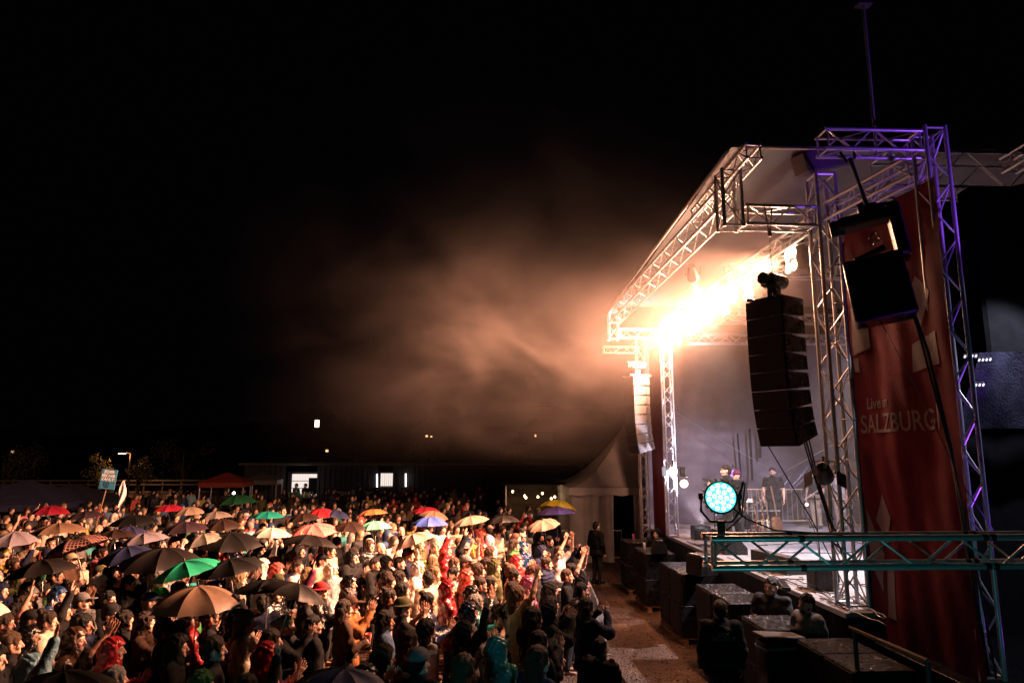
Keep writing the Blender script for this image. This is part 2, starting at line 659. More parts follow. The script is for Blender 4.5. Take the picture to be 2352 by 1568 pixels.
truss('far stage tower on the deck, bleached white by a lamp', (5.06, 18.15, 1.62), (5.06, 18.15, 7.3), 0.29, r=0.026, name='truss_tower')
truss('dark tower behind the far speaker array', (4.72, 19.7, 0.02), (4.72, 19.7, 7.0), 0.25, r=0.022, name='truss_tower')
truss('main front beam between the two stage towers, hidden in the glare', (5.28, 10.1, 7.28), (5.08, 18.0, 7.2), 0.3)
truss('beam from the near stage tower to the purple tower', (5.33, 9.68, 7.36), (5.58, 7.98, 7.36), 0.3, r=0.024)
truss('purple lit tower standing on the black wing platform', (5.62, 7.8, 1.30), (5.62, 7.8, 7.76), 0.31, r=0.026, name='truss_tower')
truss('purple lit arm on top of the purple tower', (4.22, 7.8, 7.56), (5.45, 7.8, 7.56), 0.30, r=0.024)
truss('upper far cross beam under the far end of the roof', (5.3, 18.15, 7.4), (12, 18.15, 7.4), 0.29)
truss('lower far cross beam with bright lower chord', (5.25, 18.3, 6.85), (12, 18.3, 6.85), 0.29)
truss('near gable truss of the roof right of the purple tower', (6.1, 9.62, 7.95), (11.5, 9.62, 7.95), 0.56, 0.6, r=0.024, bay=0.6)
truss('roof purlin with its open end above the near roof corner', (3.98, 9.2, 8.1), (3.9, 11.6, 7.95), 0.26, r=0.024)
truss('roof purlin with its open end at the right edge of the picture', (8.1, 9.0, 8.12), (8.1, 9.55, 8.1), 0.27, r=0.022)
truss('roof cross beam over the middle of the stage', (5.3, 14.0, 7.6), (12, 14.0, 7.6), 0.29)
t = truss('foreground lighting truss running off to the right, lit teal', (1.95, 5.95, 2.92), (6.2, 5.95, 2.92), 0.29, r=0.026, bay=0.36)
bar('end_post', (0.0, -0.118, 0.05), (0, 0.118, 0.05), 0.016, t)
MBc = MB()
for q in (0.75, 2.35, 2.42):
    for sx in (-0.119, 0.119):
        MBc.tube((sx, 0.119, q), (sx, 0.119, q + 0.045), 0.031, n=12)
        MBc.tube((sx, -0.119, q), (sx, -0.119, q + 0.045), 0.031, n=12)
MBc.build('coupler', M['black_steel'], t)
truss('upright of the foreground lighting truss', (6.35, 5.95, 0), (6.35, 5.95, 3.07), 0.29, r=0.026, name='truss_tower')
rp = MB()
rp.tube((3.92, 9.5, 8.30), (11.8, 9.5, 8.30), 0.03)
tag(rp.build('roof_pipe', M['alu'], None, True), 'purple rimmed keder pipe along the near edge of the roof', 'pipe')
rp = MB()
rp.tube((3.74, 9.6, 8.28), (3.64, 18.4, 7.74), 0.028)
tag(rp.build('roof_pipe', M['alu'], None, True), 'keder pipe along the front edge of the roof', 'pipe')
# pale rolled canvas box under the roof corner
rb = MB()
rb.box((0, 0, 0), (1.05, 0.3, 0.34), euler3(0, -0.32, 0.4), 0.03)
o = rb.build('rolled_canvas', M['roof'], None, loc=(5.35, 9.9, 8.28))
tag(o, 'rolled pale canvas lashed at the top of the near stage tower', 'canvas roll')

# wind sensor mast
t = thing('wind_sensor_mast', 'thin mast with wind sensor above the purple arm', 'mast', (4.93, 7.8, 7.7))
bar('pole', (0, 0, -0.3), (0.0, 0, 1.75), 0.02, t, 'alu')
w_ = MB()
w_.box((0, 0, 1.78), (0.20, 0.12, 0.05), bevel=0.01)
for sx in (-0.09, 0.09):
    w_.tube((sx, 0, 1.78), (sx, 0, 1.92), 0.012)
w_.tube((0, 0, 1.78), (0, 0, 1.88), 0.03)
w_.build('sensor_head', M['black_steel'], t)


# ================================================================== LAMPS
def blinder(i, loc):
    """two by two blinder with barn frame hanging below the beam"""
    places = ['nearest lamp of the roof row, apart near the stage tower', 'second lamp of the roof row, beside the hoist motor', 'third lamp of the roof row from the near tower',
              'fourth lamp of the roof row from the near tower', 'fifth lamp of the roof row, next to the last', 'last lamp of the roof row, above the far tower']
    t = thing('stage_blinder', 'glaring warm ' + places[i], 'stage lamp', loc, (0, 0, 0), 'glaring warm lamps under the front beam')
    hb = MB()
    hb.box((0.08, 0, 0), (0.2, 0.44, 0.44), bevel=0.02)
    hb.build('housing', M['black_steel'], t)
    yb = MB()
    for s in (-0.25, 0.25):
        yb.box((0.08, s, 0.12), (0.04, 0.012, 0.3))
    yb.box((0.08, 0, 0.27), (0.04, 0.512, 0.014))
    yb.tube((0.08, 0, 0.27), (0.08, 0, 0.36), 0.02)
    yb.build('yoke', M['black_steel'], t)
    lm = MB().lathe([(0.0, -0.02), (0.06, -0.012), (0.088, 0.0), (0.088, 0.02)], 18, rot=euler3(0, -math.pi / 2, 0)).mesh('lens', M['lamp_warm'], True)
    for sy in (-0.11, 0.11):
        for sz in (-0.11, 0.11):
            inst('lens', lm, t, Matrix.Translation((-0.03, sy, sz)) @ Matrix.Rotation(math.pi, 4, 'Z'))


M['lamp_warm'] = glow('lamp_glass_warm', (1.0, 0.7, 0.4), 60)
for i, (ly, lz) in enumerate(LAMPS):
    blinder(i, (LAMP_X, ly, lz))


def par_can(label, loc, target, lens_mat, power, color, scale=1.0, flaps=False, angle=40, group=None):
    d = (Vector(target) - Vector(loc)).normalized()
    q = d.to_track_quat('Y', 'Z')
    t = thing('par_lamp', label, 'stage lamp', loc, q.to_euler(), group)
    t.scale = (scale,) * 3
    R = euler3(-math.pi / 2, 0, 0)
    b = MB()
    b.lathe([(0.05, -0.26), (0.075, -0.24), (0.1, -0.12), (0.115, 0), (0.118, 0.04), (0.104, 0.042), (0.104, 0.0)], 20, rot=R)
    b.build('housing', M['black_steel'], t, 'auto')
    l = MB()
    l.lathe([(0.0, 0.03), (0.06, 0.028), (0.098, 0.02)], 20, rot=R)
    l.build('lens', lens_mat, t, True)
    y = MB()
    y.path([(-0.135, -0.05, 0), (-0.135, -0.07, 0.17), (0.135, -0.07, 0.17), (0.135, -0.05, 0)], 0.01, 5)
    y.tube((0, -0.07, 0.17), (0, -0.07, 0.24), 0.018)
    y.build('yoke', M['black_steel'], t)
    if flaps:
        fl = MB()
        fl.box((-0.2, 0.1, 0), (0.17, 0.005, 0.2), euler3(0, 0, -0.9))
        fl.box((0.2, 0.1, 0), (0.17, 0.005, 0.2), euler3(0, 0, 0.9))
        fl.build('barn_door', M['black_steel'], t)
    if power:
        spot('par_beam', Vector(loc) + d * 0.08, target, power, color, angle, 0.6, 0.06)
    return t


M['lamp_w2'] = glow('lamp_glass_soft', (1.0, 0.72, 0.42), 9)
M['glint_glow'] = glow('reflection_glow', (0.8, 0.8, 1.0), 1.6)  # emission standing in for lamp reflections on the wet tarp
M['lamp_white'] = glow('lamp_glass_white', (0.85, 0.85, 1.0), 14)
p1 = at_y(1546, 1082, 17.75)
p2 = at_y(1571, 1110, 17.5)
par_can('warm flood with barn doors clamped to the far white tower', p1, p1 + Vector((-0.22, -1, -0.02)), M['lamp_w2'], 60, WARM, 1.15, True, 70)
par_can('small warm par lamp hanging right of the far white tower', p2, p2 + Vector((-0.3, -1, 0)), M['lamp_w2'], 40, WARM, 1.0, False, 70)
# white lamp aimed at the far tower
par_can('white par lamp on the deck washing the far tower', (5.62, 17.2, 1.85), (5.1, 18.2, 4.2), M['lamp_white'], 3800, (0.86, 0.82, 1.0), 0.9, False, 52)
par_can('black flood with barn doors clamped to the near stage tower', at_y(1893, 1092, 9.7), Vector((6.5, 12.5, 1.6)), M['black_steel'], 0, WARM, 1.1, True)
par_can('small violet lit par lamp beside the singer', at_y(1684, 1087, 18.8), at_y(1600, 1100, 5), glow('lamp_glass_violet', (0.6, 0.25, 0.9), 1.6), 0, WARM, 1.0)
par_can('tiny warm lamp behind the railing at the rear of the stage', at_y(1853, 1158, 20.4), at_y(1700, 1160, 5), M['lamp_w2'], 0, WARM, 0.45)
par_can('purple par lamp lying behind the wing tower, aimed up', (6.7, 7.3, 1.5), (5.62, 7.8, 4.6), glow('lamp_glass_purple', (0.35, 0.05, 1.0), 14), 200, (0.30, 0.06, 1.0), 1.0, False, 46)
par_can('purple par lamp right of the purple tower, aimed at the top arm', (6.9, 6.6, 6.2), (5.1, 7.8, 7.6), glow('lamp_glass_purple2', (0.35, 0.05, 1.0), 14), 200, (0.30, 0.08, 1.0), 1.0, False, 80)

par_can('par lamp under the front roof beam aimed at the singer', (4.1, 12.6, 7.1), (6.6, 17.0, 2.9), M['lamp_w2'], 4200, (1.0, 0.86, 0.78), 1.0, False, 30)
for k, (px, py, lab) in enumerate(((2229, 818, 'upper left'), (2262, 826, 'upper right'), (2246, 884, 'lower'))):  # small glowing boxes added in place of lamp reflections in the wet tarp
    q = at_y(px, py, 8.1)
    t = thing('added_glint', lab + ' added white glint imitating a lamp reflection on the wet tarpaulin', 'added glint', q, (0.2, 0, -0.5))
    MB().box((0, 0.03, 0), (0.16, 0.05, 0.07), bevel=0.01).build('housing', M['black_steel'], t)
    lm = MB().box((0, 0, 0), (0.02, 0.012, 0.036), bevel=0.003).mesh('led_lens_or_glint', M['glint_glow'])
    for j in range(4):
        inst('led_lens_or_glint', lm, t, Matrix.Translation((-0.057 + j * 0.038, 0.0, 0)) @ Matrix.Rotation(0.4, 4, 'Y'))
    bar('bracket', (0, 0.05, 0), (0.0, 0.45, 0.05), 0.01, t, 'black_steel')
# big cyan LED par in the foreground
cp = at_y(1655, 1141, 5.78)
t = thing('led_par', 'big cyan LED par lamp clamped on the foreground truss', 'stage lamp', cp)
d = (Vector((0.6, 0, 3.2)) - cp).normalized()
t.rotation_euler = d.to_track_quat('Y', 'Z').to_euler()
t.scale = (0.88,) * 3
R = euler3(-math.pi / 2, 0, 0)
b = MB()
b.lathe([(0.09, -0.25), (0.13, -0.22), (0.145, -0.08), (0.155, 0.0), (0.155, 0.035), (0.14, 0.035), (0.14, 0.012)], 28, rot=R)
b.build('housing', M['black_steel'], t, 'auto')
b = MB()
for k in range(18):
    a = k / 18 * 2 * math.pi
    b.box((0.155 * math.cos(a), -0.1, 0.155 * math.sin(a)), (0.03, 0.17, 0.008), euler3(0, -a, 0))
b.build('cooling_fin', M['black_steel'], t)
b = MB()
b.lathe([(0.0, 0.014), (0.139, 0.014)], 28, rot=R)
b.build('face_plate', glow('led_face', (0.06, 0.85, 0.88), 2.2), t)
lm = MB().lathe([(0, 0.034), (0.013, 0.032), (0.021, 0.024), (0.022, 0.016)], 14, rot=R).mesh('led_lens_or_glint', glow('led_cyan', (0.5, 1.0, 1.0), 5), True)
for ring, n in ((0.0, 1), (0.055, 6), (0.108, 12)):
    for k in range(n):
        a = k / n * 2 * math.pi + ring * 3
        inst('led_lens_or_glint', lm, t, Matrix.Translation((ring * math.cos(a), 0, ring * math.sin(a))))
b = MB()
b.path([(-0.175, -0.06, 0.0), (-0.18, -0.08, -0.14), (-0.1, -0.09, -0.24), (0.1, -0.09, -0.24), (0.18, -0.08, -0.14), (0.175, -0.06, 0)], 0.013, 6)
b.tube((-0.2, -0.06, 0), (-0.16, -0.06, 0), 0.03)
b.tube((0.16, -0.06, 0), (0.2, -0.06, 0), 0.03)
b.box((0, -0.09, -0.29), (0.07, 0.07, 0.12), bevel=0.01)
b.build('yoke', M['black_steel'], t, 'auto')
b = MB()
b.path([(-0.1, -0.2, -0.1), (-0.25, -0.2, -0.22), (-0.5, -0.15, -0.32), (-1.1, -0.14, -0.345)], 0.009, 5)
b.path([(-0.15, -0.2, 0.05), (-0.25, -0.15, 0.12), (-0.2, -0.15, -0.2), (-0.05, -0.12, -0.33)], 0.008, 5)
b.build('power_cable', M['rubber'], t)
b = MB()
b.box((-0.19, 0.02, 0.08), (0.02, 0.02, 0.14), euler3(0, -0.3, 0))
b.build('lever', M['black_steel'], t)
spot('led_beam', cp + d * 0.1, cp + d * 3 + Vector((0, 0, -1.0)), 60, (0.03, 0.75, 0.8), 150, 0.4, 0.1)
par_can('cyan LED par lamp aimed at the nearest rows of the crowd', (0.7, 3.3, 2.1), (-0.6, 7.0, 1.5), glow('led_cyan3', (0.1, 0.9, 0.9), 6), 85, (0.05, 0.62, 0.75), 1.0, False, 62)
# unseen cyan par below the frame, supplying the teal light on the truss
par_can('added unseen cyan LED par lamp below the foreground truss', (2.9, 3.7, 1.5), (3.9, 6.0, 2.9), glow('added_led_cyan', (0.1, 0.9, 0.9), 6), 28, (0.06, 0.72, 0.70), 1.0, False, 110)


# ================================================================== LINE ARRAYS
def line_array(label, x, y, ztop, yaw, n, W, D, H, tilt, m_face, m_body, arm_z):
    t = thing('line_array', label, 'speaker', (x, y, ztop), (0, 0, yaw))
    # local: front faces -X, width along Y
    fr = MB()
    for s in (-W * 0.36, W * 0.36):
        fr.box((0.02, s, 0.03), (D * 1.35, 0.05, 0.05), bevel=0.006)
    for s in (-D * 0.3, D * 0.35):
        fr.box((s, 0, 0.03), (0.05, W * 0.72, 0.046))
    fr.build('bumper_frame', m_body, t)
    px, pz, ang = -D / 2, 0.0, 0.0
    for i in range(n):
        c = MB()
        k = 0.78                                     # rear of the wedge is lower than its front
        sec = [(0, 0), (D, -H * (1 - k) / 2), (D, -H + H * (1 - k) / 2), (0, -H)]
        c.prism(sec, W)
        o = inst('cabinet', c.mesh('cabinet', m_body), t, Matrix.Translation((px, 0, pz)) @ Matrix.Rotation(ang, 4, 'Y'))
        gr = MB()
        gr.box((-0.012, 0, -H / 2), (0.02, W - 0.03, H - 0.02), bevel=0.004)
        gr.build('grille', m_face, o)
        rg_ = MB()
        for s in (-1, 1):
            rg_.path([(D * 0.8, s * (W / 2 - 0.01), -H * 0.25), (D * 0.8 + 0.0, s * (W / 2 + 0.045), -H * 0.3), (D * 0.8, s * (W / 2 + 0.045), -H * 0.7), (D * 0.8, s * (W / 2 - 0.01), -H * 0.75)], 0.009, 5)
            rg_.path([(D + 0.0, s * W * 0.3, -H * 0.25), (D + 0.05, s * W * 0.3, -H * 0.25), (D + 0.05, s * W * 0.3, -H * 0.75), (D, s * W * 0.3, -H * 0.75)], 0.009, 5)
        rg_.build('handle', M['black_steel'], o)
        px += H * math.sin(-ang) * 1.0
        pz -= H * math.cos(ang) + 0.008
        ang -= tilt[i]
    mt = MB()
    mt.box((0, 0, 0.32), (0.34, 0.24, 0.2), bevel=0.03)
    mt.tube((-0.26, 0, 0.33), (-0.14, 0, 0.33), 0.09, n=14)
    mt.tube((0.14, 0, 0.33), (0.26, 0, 0.33), 0.105, n=14)
    mt.box((0.02, 0, 0.14), (0.16, 0.14, 0.2), bevel=0.01)
    mt.build('hoist_motor', m_body, t, 'auto')
    ch = MB()
    z = 0.42
    k = 0
    top = arm_z - ztop
    while z < top - 0.02:
        R_ = euler3(0, 0, (k % 2) * math.pi / 2)
        pts = [Vector((0.014 * math.cos(a), 0, 0.024 * math.sin(a))) for a in [q * math.pi / 4 for q in range(9)]]
        ch.path([R_ @ p + Vector((0, 0, z)) for p in pts], 0.005, 4)
        z += 0.037
        k += 1
    ch.build('chain', M['zinc'], t)
    hk = MB()
    hk.tube((0, 0, top - 0.12), (0, 0, top + 0.02), 0.03)
    hk.path([(-0.1, 0, top + 0.38), (-0.03, 0, top), (0.03, 0, top), (0.1, 0, top + 0.38)], 0.014, 6)
    hk.build('sling', M['rubber'], t)
    return t


line_array('large black line array hanging near, below the bright lamps', 4.40, 9.8, 5.98, math.radians(33), 8, 0.62, 0.52, 0.262,
           [0.0, 0.01, 0.02, 0.03, 0.05, 0.07, 0.09, 0.1], M['grille'], M['black_box'], 7.12)
line_array('small line array of grey cabinets hanging at the far stage corner', 4.26, 18.3, 5.78, math.radians(14), 8, 0.60, 0.46, 0.25,
           [0.0, 0.01, 0.015, 0.02, 0.04, 0.06, 0.08, 0.1], M['grille'], M['cab_grey'], 6.82)
cb = MB()
for k in range(3):
    cb.path(rope((4.62 + 0.05 * k, 9.7, 4.1), (5.15, 9.75 + 0.1 * k, 2.3 + 0.25 * k), 0.12 + 0.05 * k), 0.012, 6)
tag(cb.build('cable', M['rubber'], None, True), 'black cables drooping from the bottom of the large line array to the tower', 'cables')
cb = MB()
cb.path([(4.1, 9.8, 4.0), (5.0, 10.3, 2.75), (5.6, 10.6, 1.7)], 0.009, 5)
cb.path([(4.6, 9.6, 4.1), (5.0, 9.9, 3.0), (5.25, 10.1, 1.9)], 0.009, 5)
tag(cb.build('cable', M['rubber']), 'two taut dark tether lines running from the large line array to the deck', 'tether lines')

# side fill hanging from the purple arm
t = thing('flown_speaker', 'black flown speaker hanging in front of the red banner', 'speaker', (4.74, 7.8, 6.05), (0, math.radians(-8), math.radians(-30)))
b = MB()
b.box((0, 0, -0.38), (0.66, 0.55, 0.76), bevel=0.02, taper=(0.96, 1))
b.build('lower_cabinet', M['black_box'], t)
b = MB()
b.box((0.36, 0.1, 0.30), (0.14, 0.46, 0.66), bevel=0.02)
b.build('rear_plate', M['black_box'], t)
b = MB()
b.box((0.05, 0.02, 0.52), (0.62, 0.3, 0.14), bevel=0.02)
b.tube((-0.36, 0, 0.5), (-0.2, 0, 0.5), 0.1, n=14)
b.box((0.1, 0, 0.63), (0.22, 0.2, 0.12), bevel=0.02)
b.build('hoist_motor', M['black_steel'], t, 'auto')
b = MB()
b.path([(0.1, 0, 0.34), (0.04, 0, 0.28), (0.07, 0, 0.2), (0.15, 0, 0.24), (0.13, 0, 0.33)], 0.016, 6)
b.box((0.0, 0, 0.08), (0.36, 0.08, 0.06), euler3(0, -0.25, 0))
b.build('hook', M['zinc'], t)
b = MB()
for s in (-0.25, 0.25):
    b.tube((s, 0, -0.79), (s, 0, -0.76), 0.04)
b.build('rubber_foot', M['rubber'], t)
b = MB()
b.path([(0.1, 0, 0.69), (0.08, 0, 1.0), (0.05, 0, 1.35)], [0.03, 0.018, 0.03], 8)
b.path([(-0.06, 0, 1.55), (0.0, 0, 1.33), (0.1, 0, 1.33), (0.14, 0, 1.55)], 0.02, 6)
b.build('sling', M['rubber'], t)
cb = MB()
cb.path([(5.05, 7.75, 5.9), (5.2, 7.6, 4.9), (5.32, 7.55, 3.8), (5.4, 7.55, 2.6), (5.52, 7.6, 1.4)], 0.02, 6)
cb.path([(5.02, 7.75, 6.1), (5.1, 7.55, 5.0), (5.3, 7.5, 3.6), (5.5, 7.55, 2.2), (5.6, 7.6, 1.35)], 0.013, 6)
cb.path([(4.72, 7.7, 5.3), (5.1, 7.6, 4.3), (5.45, 7.6, 3.4), (5.75, 7.6, 2.9)], 0.006, 5)
tag(cb.build('cable', M['rubber'], None, True), 'thick black cables running from the flown speaker down the purple tower', 'cables')

# ================================================================== BANNERS


def banner_mat(name, col):
    return surf(name, col, 0.75, 0, 0.15, 1.4, 0.12, 30, spec=0.12)


M['banner'] = banner_mat('red_banner_cloth', (0.125, 0.008, 0.02))
M['print'] = surf('banner_white_print', (0.18, 0.145, 0.16), 0.65, 0, 0.1, 6)
BX = 5.46


def banner_x(y, z):
    return BX + 0.014 * math.sin(y * 6 + z * 0.7) + 0.006 * math.sin(y * 15 - z * 1.9) + 0.012 * math.sin(z * 2.3 + y * 3) + 0.004 * math.sin(z * 9 - y * 11)


t = thing('banner', 'tall dark red banner reading Live in SALZBURG beside the near tower', 'banner', (0, 0, 0))
b = MB()
b.sheet(lambda u, v: (banner_x(9.66 - 2.1 * u, 1.3 + 5.75 * v), 9.66 - 2.1 * u, 1.3 + 5.75 * v), 60, 110)
b.build('cloth', M['banner'], t, True)


def print_patch(name, pts, grid=8):
    """flat print lying 5 mm in front of the cloth; pts = four (y, z) corners"""
    q = MB()
    a, b_, c_, d_ = [Vector((p[0], p[1], 0)) for p in pts]

    def fn(u, v):
        p = a.lerp(b_, u).lerp(d_.lerp(c_, u), v)
        return (banner_x(p.x, p.y) - 0.007, p.x, p.y)
    q.sheet(fn, grid, grid)
    return q.build(name, M['print'], t, True)


for pts in (((9.62, 5.15), (9.22, 5.2), (9.22, 5.65), (9.55, 5.85)), ((9.62, 4.9), (9.5, 4.9), (9.5, 5.1), (9.62, 5.1)), ((8.3, 5.6), (8.05, 5.3), (7.85, 5.7), (8.1, 5.95)),
            ((8.3, 4.75), (7.8, 4.8), (7.8, 5.2), (8.25, 5.1)), ((9.4, 2.85), (9.2, 2.55), (9.05, 2.9), (9.22, 3.2)), ((9.62, 2.2), (9.4, 1.9), (9.3, 2.4), (9.6, 3.0)),
            ((9.3, 1.6), (9.1, 1.6), (9.08, 2.3), (9.25, 2.2))):
    print_patch('white_print', pts)


def on_banner(o, mx):
    """lay a flat text on the rippled cloth"""
    me = o.data
    bm = bmesh.new()
    bm.from_mesh(me)
    bmesh.ops.triangulate(bm, faces=bm.faces[:])
    for k in range(2):
        bmesh.ops.subdivide_edges(bm, edges=[e for e in bm.edges if e.calc_length() > 0.02], cuts=1, use_grid_fill=True)
    bmesh.ops.triangulate(bm, faces=bm.faces[:])
    bm.to_mesh(me)
    bm.free()
    for v in me.vertices:
        w = mx @ v.co
        depth = v.co.z
        w.x = banner_x(w.y, w.z) - 0.006 - max(0, depth)
        v.co = w
    o.matrix_local = Matrix.Identity(4)


def tm(y, z):
    return Matrix(((0, 0, -1, BX), (-1, 0, 0, y), (0, 1, 0, z), (0, 0, 0, 1)))


for s_, y_, z_, sz in (('Live in', 9.40, 4.36, 0.22), ('SALZBURG', 9.58, 4.03, 0.36)):
    o = text(s_, 'lettering', sz, tm(y_, z_), M['print'], t, 0.001, 'LEFT', bold=0.003, sx=0.92)
    on_banner(o, tm(y_, z_) @ Matrix.Diagonal((0.92, 1, 1, 1)))
b = MB()
b.sheet(lambda u, v: (BX + 0.03 + 0.01 * math.sin(v * 40), 9.63 + u * (0.14 + 0.09 * abs(math.sin(v * 22))), 1.5 + v * 5.4), 4, 120)
b.build('black_edge', M['black_cloth'], t, True)
b = MB()
for k in range(9):
    z = 1.9 + k * 0.58
    b.path([(BX, 9.68, z), (BX - 0.1, 9.8, z + 0.02), (5.35, 9.86, z + 0.02)], 0.006, 4)
b.build('lashing', M['rubber'], t)
b = MB()
b.sheet(lambda u, v: (4.98 + 0.03 * math.sin(u * 12), 18.45 + u * 1.2, 0.6 + v * 6.1), 14, 20)
o = b.build('banner', M['banner'], None, True)
tag(o, 'narrow dark red banner between the far tower and the dark tower', 'banner')

# ================================================================== WING PLATFORM, SCREEN, TARP
t = thing('wing_platform', 'low black platform under the purple tower', 'platform', (7.2, 8.3, 0))
b = MB()
b.box((0, 0, 1.24), (3.9, 2.4, 0.1), bevel=0.01)
b.build('deck', M['black_box'], t)
b = MB()
b.sheet(lambda u, v: (-1.93 + 3.86 * u, -1.19 + 0.01 * math.sin(u * 120), v * 1.19), 90, 2)
b.sheet(lambda u, v: (-1.94 + 0.01 * math.sin(u * 90), -1.18 + 2.36 * u, v * 1.19), 60, 2)
b.build('skirt', M['black_cloth'], t, True)
t = thing('handrail', 'worn wooden handrail sloping down beside the wing platform', 'handrail', (0, 0, 0))
pA, pB = at_y(1952, 1441, 8.0), at_y(2130, 1517, 6.9)
bar('rail', pA, pB, 0.022, t, 'pallet')
bar('post', pA + Vector((0.05, 0, 0)), (pA.x + 0.05, pA.y, 0.02), 0.025, t, 'black_steel')
bar('post', pB, (pB.x, pB.y, 0.02), 0.025, t, 'black_steel')
b = MB()
b.box((8.4, 8.6, 6.1), (3.6, 0.3, 2.45), bevel=0.04)
b.box((7.55, 8.55, 7.35), (0.8, 0.3, 0.1), euler3(0, -0.25, 0), bevel=0.03)
tag(b.build('covered_screen', M['black_cloth']), 'black covered screen hanging right of the purple tower', 'screen')
b = MB()
b.sheet(lambda u, v: (6.3 + 3.6 * u, 8.75 - 0.5 * v + 0.02 * math.sin(u * 24 + v * 5) + 0.01 * math.sin(u * 70), 4.05 + 0.95 * v + 0.02 * math.sin(u * 9)), 90, 24)
M['wet_tarp'] = surf('wet_blue_tarpaulin', (0.05, 0.05, 0.075), 0.22, 0, 0.4, 6, 0.7, 40, wet=0.1)
tag(b.build('wet_tarpaulin', M['wet_tarp'], None, True), 'wet bluish tarpaulin with highlights right of the purple tower', 'tarpaulin')
par_can('added unseen white lamp brightening the wet tarpaulin', (7.1, 7.4, 5.9), (6.6, 8.5, 4.5), M['lamp_white'], 260, (0.75, 0.75, 1.0), 0.7, False, 90)  # out of view, added only to brighten the wet tarp

# ================================================================== SUBWOOFERS ON PALLETS
def sub_stack(y0, y1, x0, where, cols=2, ztop=1.35, on=True):
    W = (y1 - y0) / cols
    D = 0.72
    ph = 0.14
    H = (ztop - ph) / 2
    t = thing('pallet', 'wooden pallet under the ' + where, 'pallet', (x0, y0, 0), (0, 0, 0), 'pallets under the subwoofers')
    for k in range(3):
        MB().box((0.05 + k * 0.33, (y1 - y0) / 2, 0.05), (0.1, y1 - y0 + 0.1, 0.098)).build('bearer', M['pallet'], t)
    n = max(4, int((y1 - y0) / 0.17))
    pmsh = MB().box((0.37, 0, 0.119), (0.82, 0.12, 0.036)).mesh('plank', M['pallet'])
    for k in range(n):
        inst('plank', pmsh, t, Matrix.Translation((0, (k + 0.5) * (y1 - y0) / n, 0)))
    rr = random.Random(int(y0 * 100))
    for c in range(cols):
        for lv in range(2):
            cy = y0 + (c + 0.5) * W
            tt = thing('subwoofer', ('upper ' if lv else 'lower ') + ('nearer ' if c == 0 else 'farther ') + 'black subwoofer in the ' + where, 'subwoofer',
                       (x0 + 0.36 + rr.uniform(-0.02, 0.02), cy, ph + lv * H + 0.001), (0, 0, rr.uniform(-0.02, 0.02)), 'subwoofers in front of the stage')
            MB().box((0, 0, H / 2), (D, W - 0.015, H - 0.004), bevel=0.012).build('cabinet', M['black_box'], tt)
            MB().box((-D / 2 - 0.008, 0, H / 2), (0.014, W - 0.07, H - 0.06), bevel=0.004).build('grille', M['grille'], tt)
            h = MB()
            for q in (-0.16, 0.16):
                h.box((q, -W / 2 + 0.004, H * 0.62), (0.16, 0.008, 0.07), bevel=0.003)
            h.build('handle', M['rubber'], tt)
            if lv:
                w_ = MB()
                for k in range(80):
                    r_ = rr.uniform(0.006, 0.017)
                    w_.lathe([(r_, 0), (r_ * 0.8, r_ * 0.22), (0, r_ * 0.3)], 7, (rr.uniform(-D / 2 + 0.03, D / 2 - 0.03), rr.uniform(-W / 2 + 0.03, W / 2 - 0.03), H - 0.001))
                o = w_.build('water_drops', M['water'], tt, True)
                o['kind'] = 'stuff'


M['water'] = surf('rain_water', (0.3, 0.3, 0.3), 0.06, 0, 0.05, 10, spec=1.0, coat=1.0)
sub_stack(19.0, 19.9, 4.05, 'farthest stack by the white tent', 1)
sub_stack(16.95, 18.1, 4.05, 'second farthest stack below the far tower', 2)
sub_stack(14.1, 15.7, 4.06, 'middle stack with a wet shiny top', 2)
sub_stack(11.4, 13.1, 4.06, 'stack behind the guard in the security jacket', 2)
sub_stack(9.75, 10.6, 3.95, 'stack beside the two pit stewards', 1)
sub_stack(7.9, 9.3, 4.2, 'nearest stack at the bottom right corner', 2)
t = thing('front_fill', 'small black front fill speaker on top of the wet shiny stack', 'speaker', (4.45, 13.95, 1.36), (0, 0, 0.3))
MB().box((0, 0, 0.2), (0.42, 0.5, 0.4), bevel=0.02, taper=(0.8, 1)).build('cabinet', M['black_box'], t)
MB().box((-0.2, 0, 0.2), (0.014, 0.44, 0.34), euler3(0, 0.1, 0)).build('grille', M['grille'], t)
t = thing('front_fill', 'low wedge speaker on the second farthest stack', 'speaker', (4.4, 17.0, 1.352), (0, 0, -0.2))
MB().box((0, 0, 0.17), (0.4, 0.5, 0.34), bevel=0.02, taper=(0.5, 1)).build('cabinet', M['black_box'], t)
MB().box((-0.15, 0, 0.17), (0.014, 0.44, 0.3), euler3(0, 0.3, 0)).build('grille', M['grille'], t)
t = thing('road_case', 'half open black road case with a wooden lid by the hooded steward', 'road case', (4.02, 9.5, 0.0), (0, 0, 0.15))
MB().box((0, 0, 0.65), (0.5, 0.28, 1.3), bevel=0.02).build('case_body', M['black_box'], t)
MB().box((0.02, 0, 1.33), (0.62, 0.3, 0.045), euler3(0, 0.08, 0), bevel=0.01).build('lid', M['dark_wood'], t)
for z in (0.1, 1.2):
    MB().box((0, 0, z), (0.51, 0.29, 0.03)).build('trim', M['zinc'], t)


def can(label, loc, col, h=0.16, r=0.033, name='drink_can'):
    t = thing(name, label, 'can' if name == 'drink_can' else 'cup', loc)
    o = MB().lathe([(r * 0.85, 0), (r, 0.01), (r, h - 0.015), (r * 0.8, h)], 14).build('body', M['plain'], t, 'auto')
    o.color = (*col, 1)
    MB().lathe([(r * 0.8, h - 0.004), (0, h - 0.004)], 14).build('lid', M['zinc'], t)


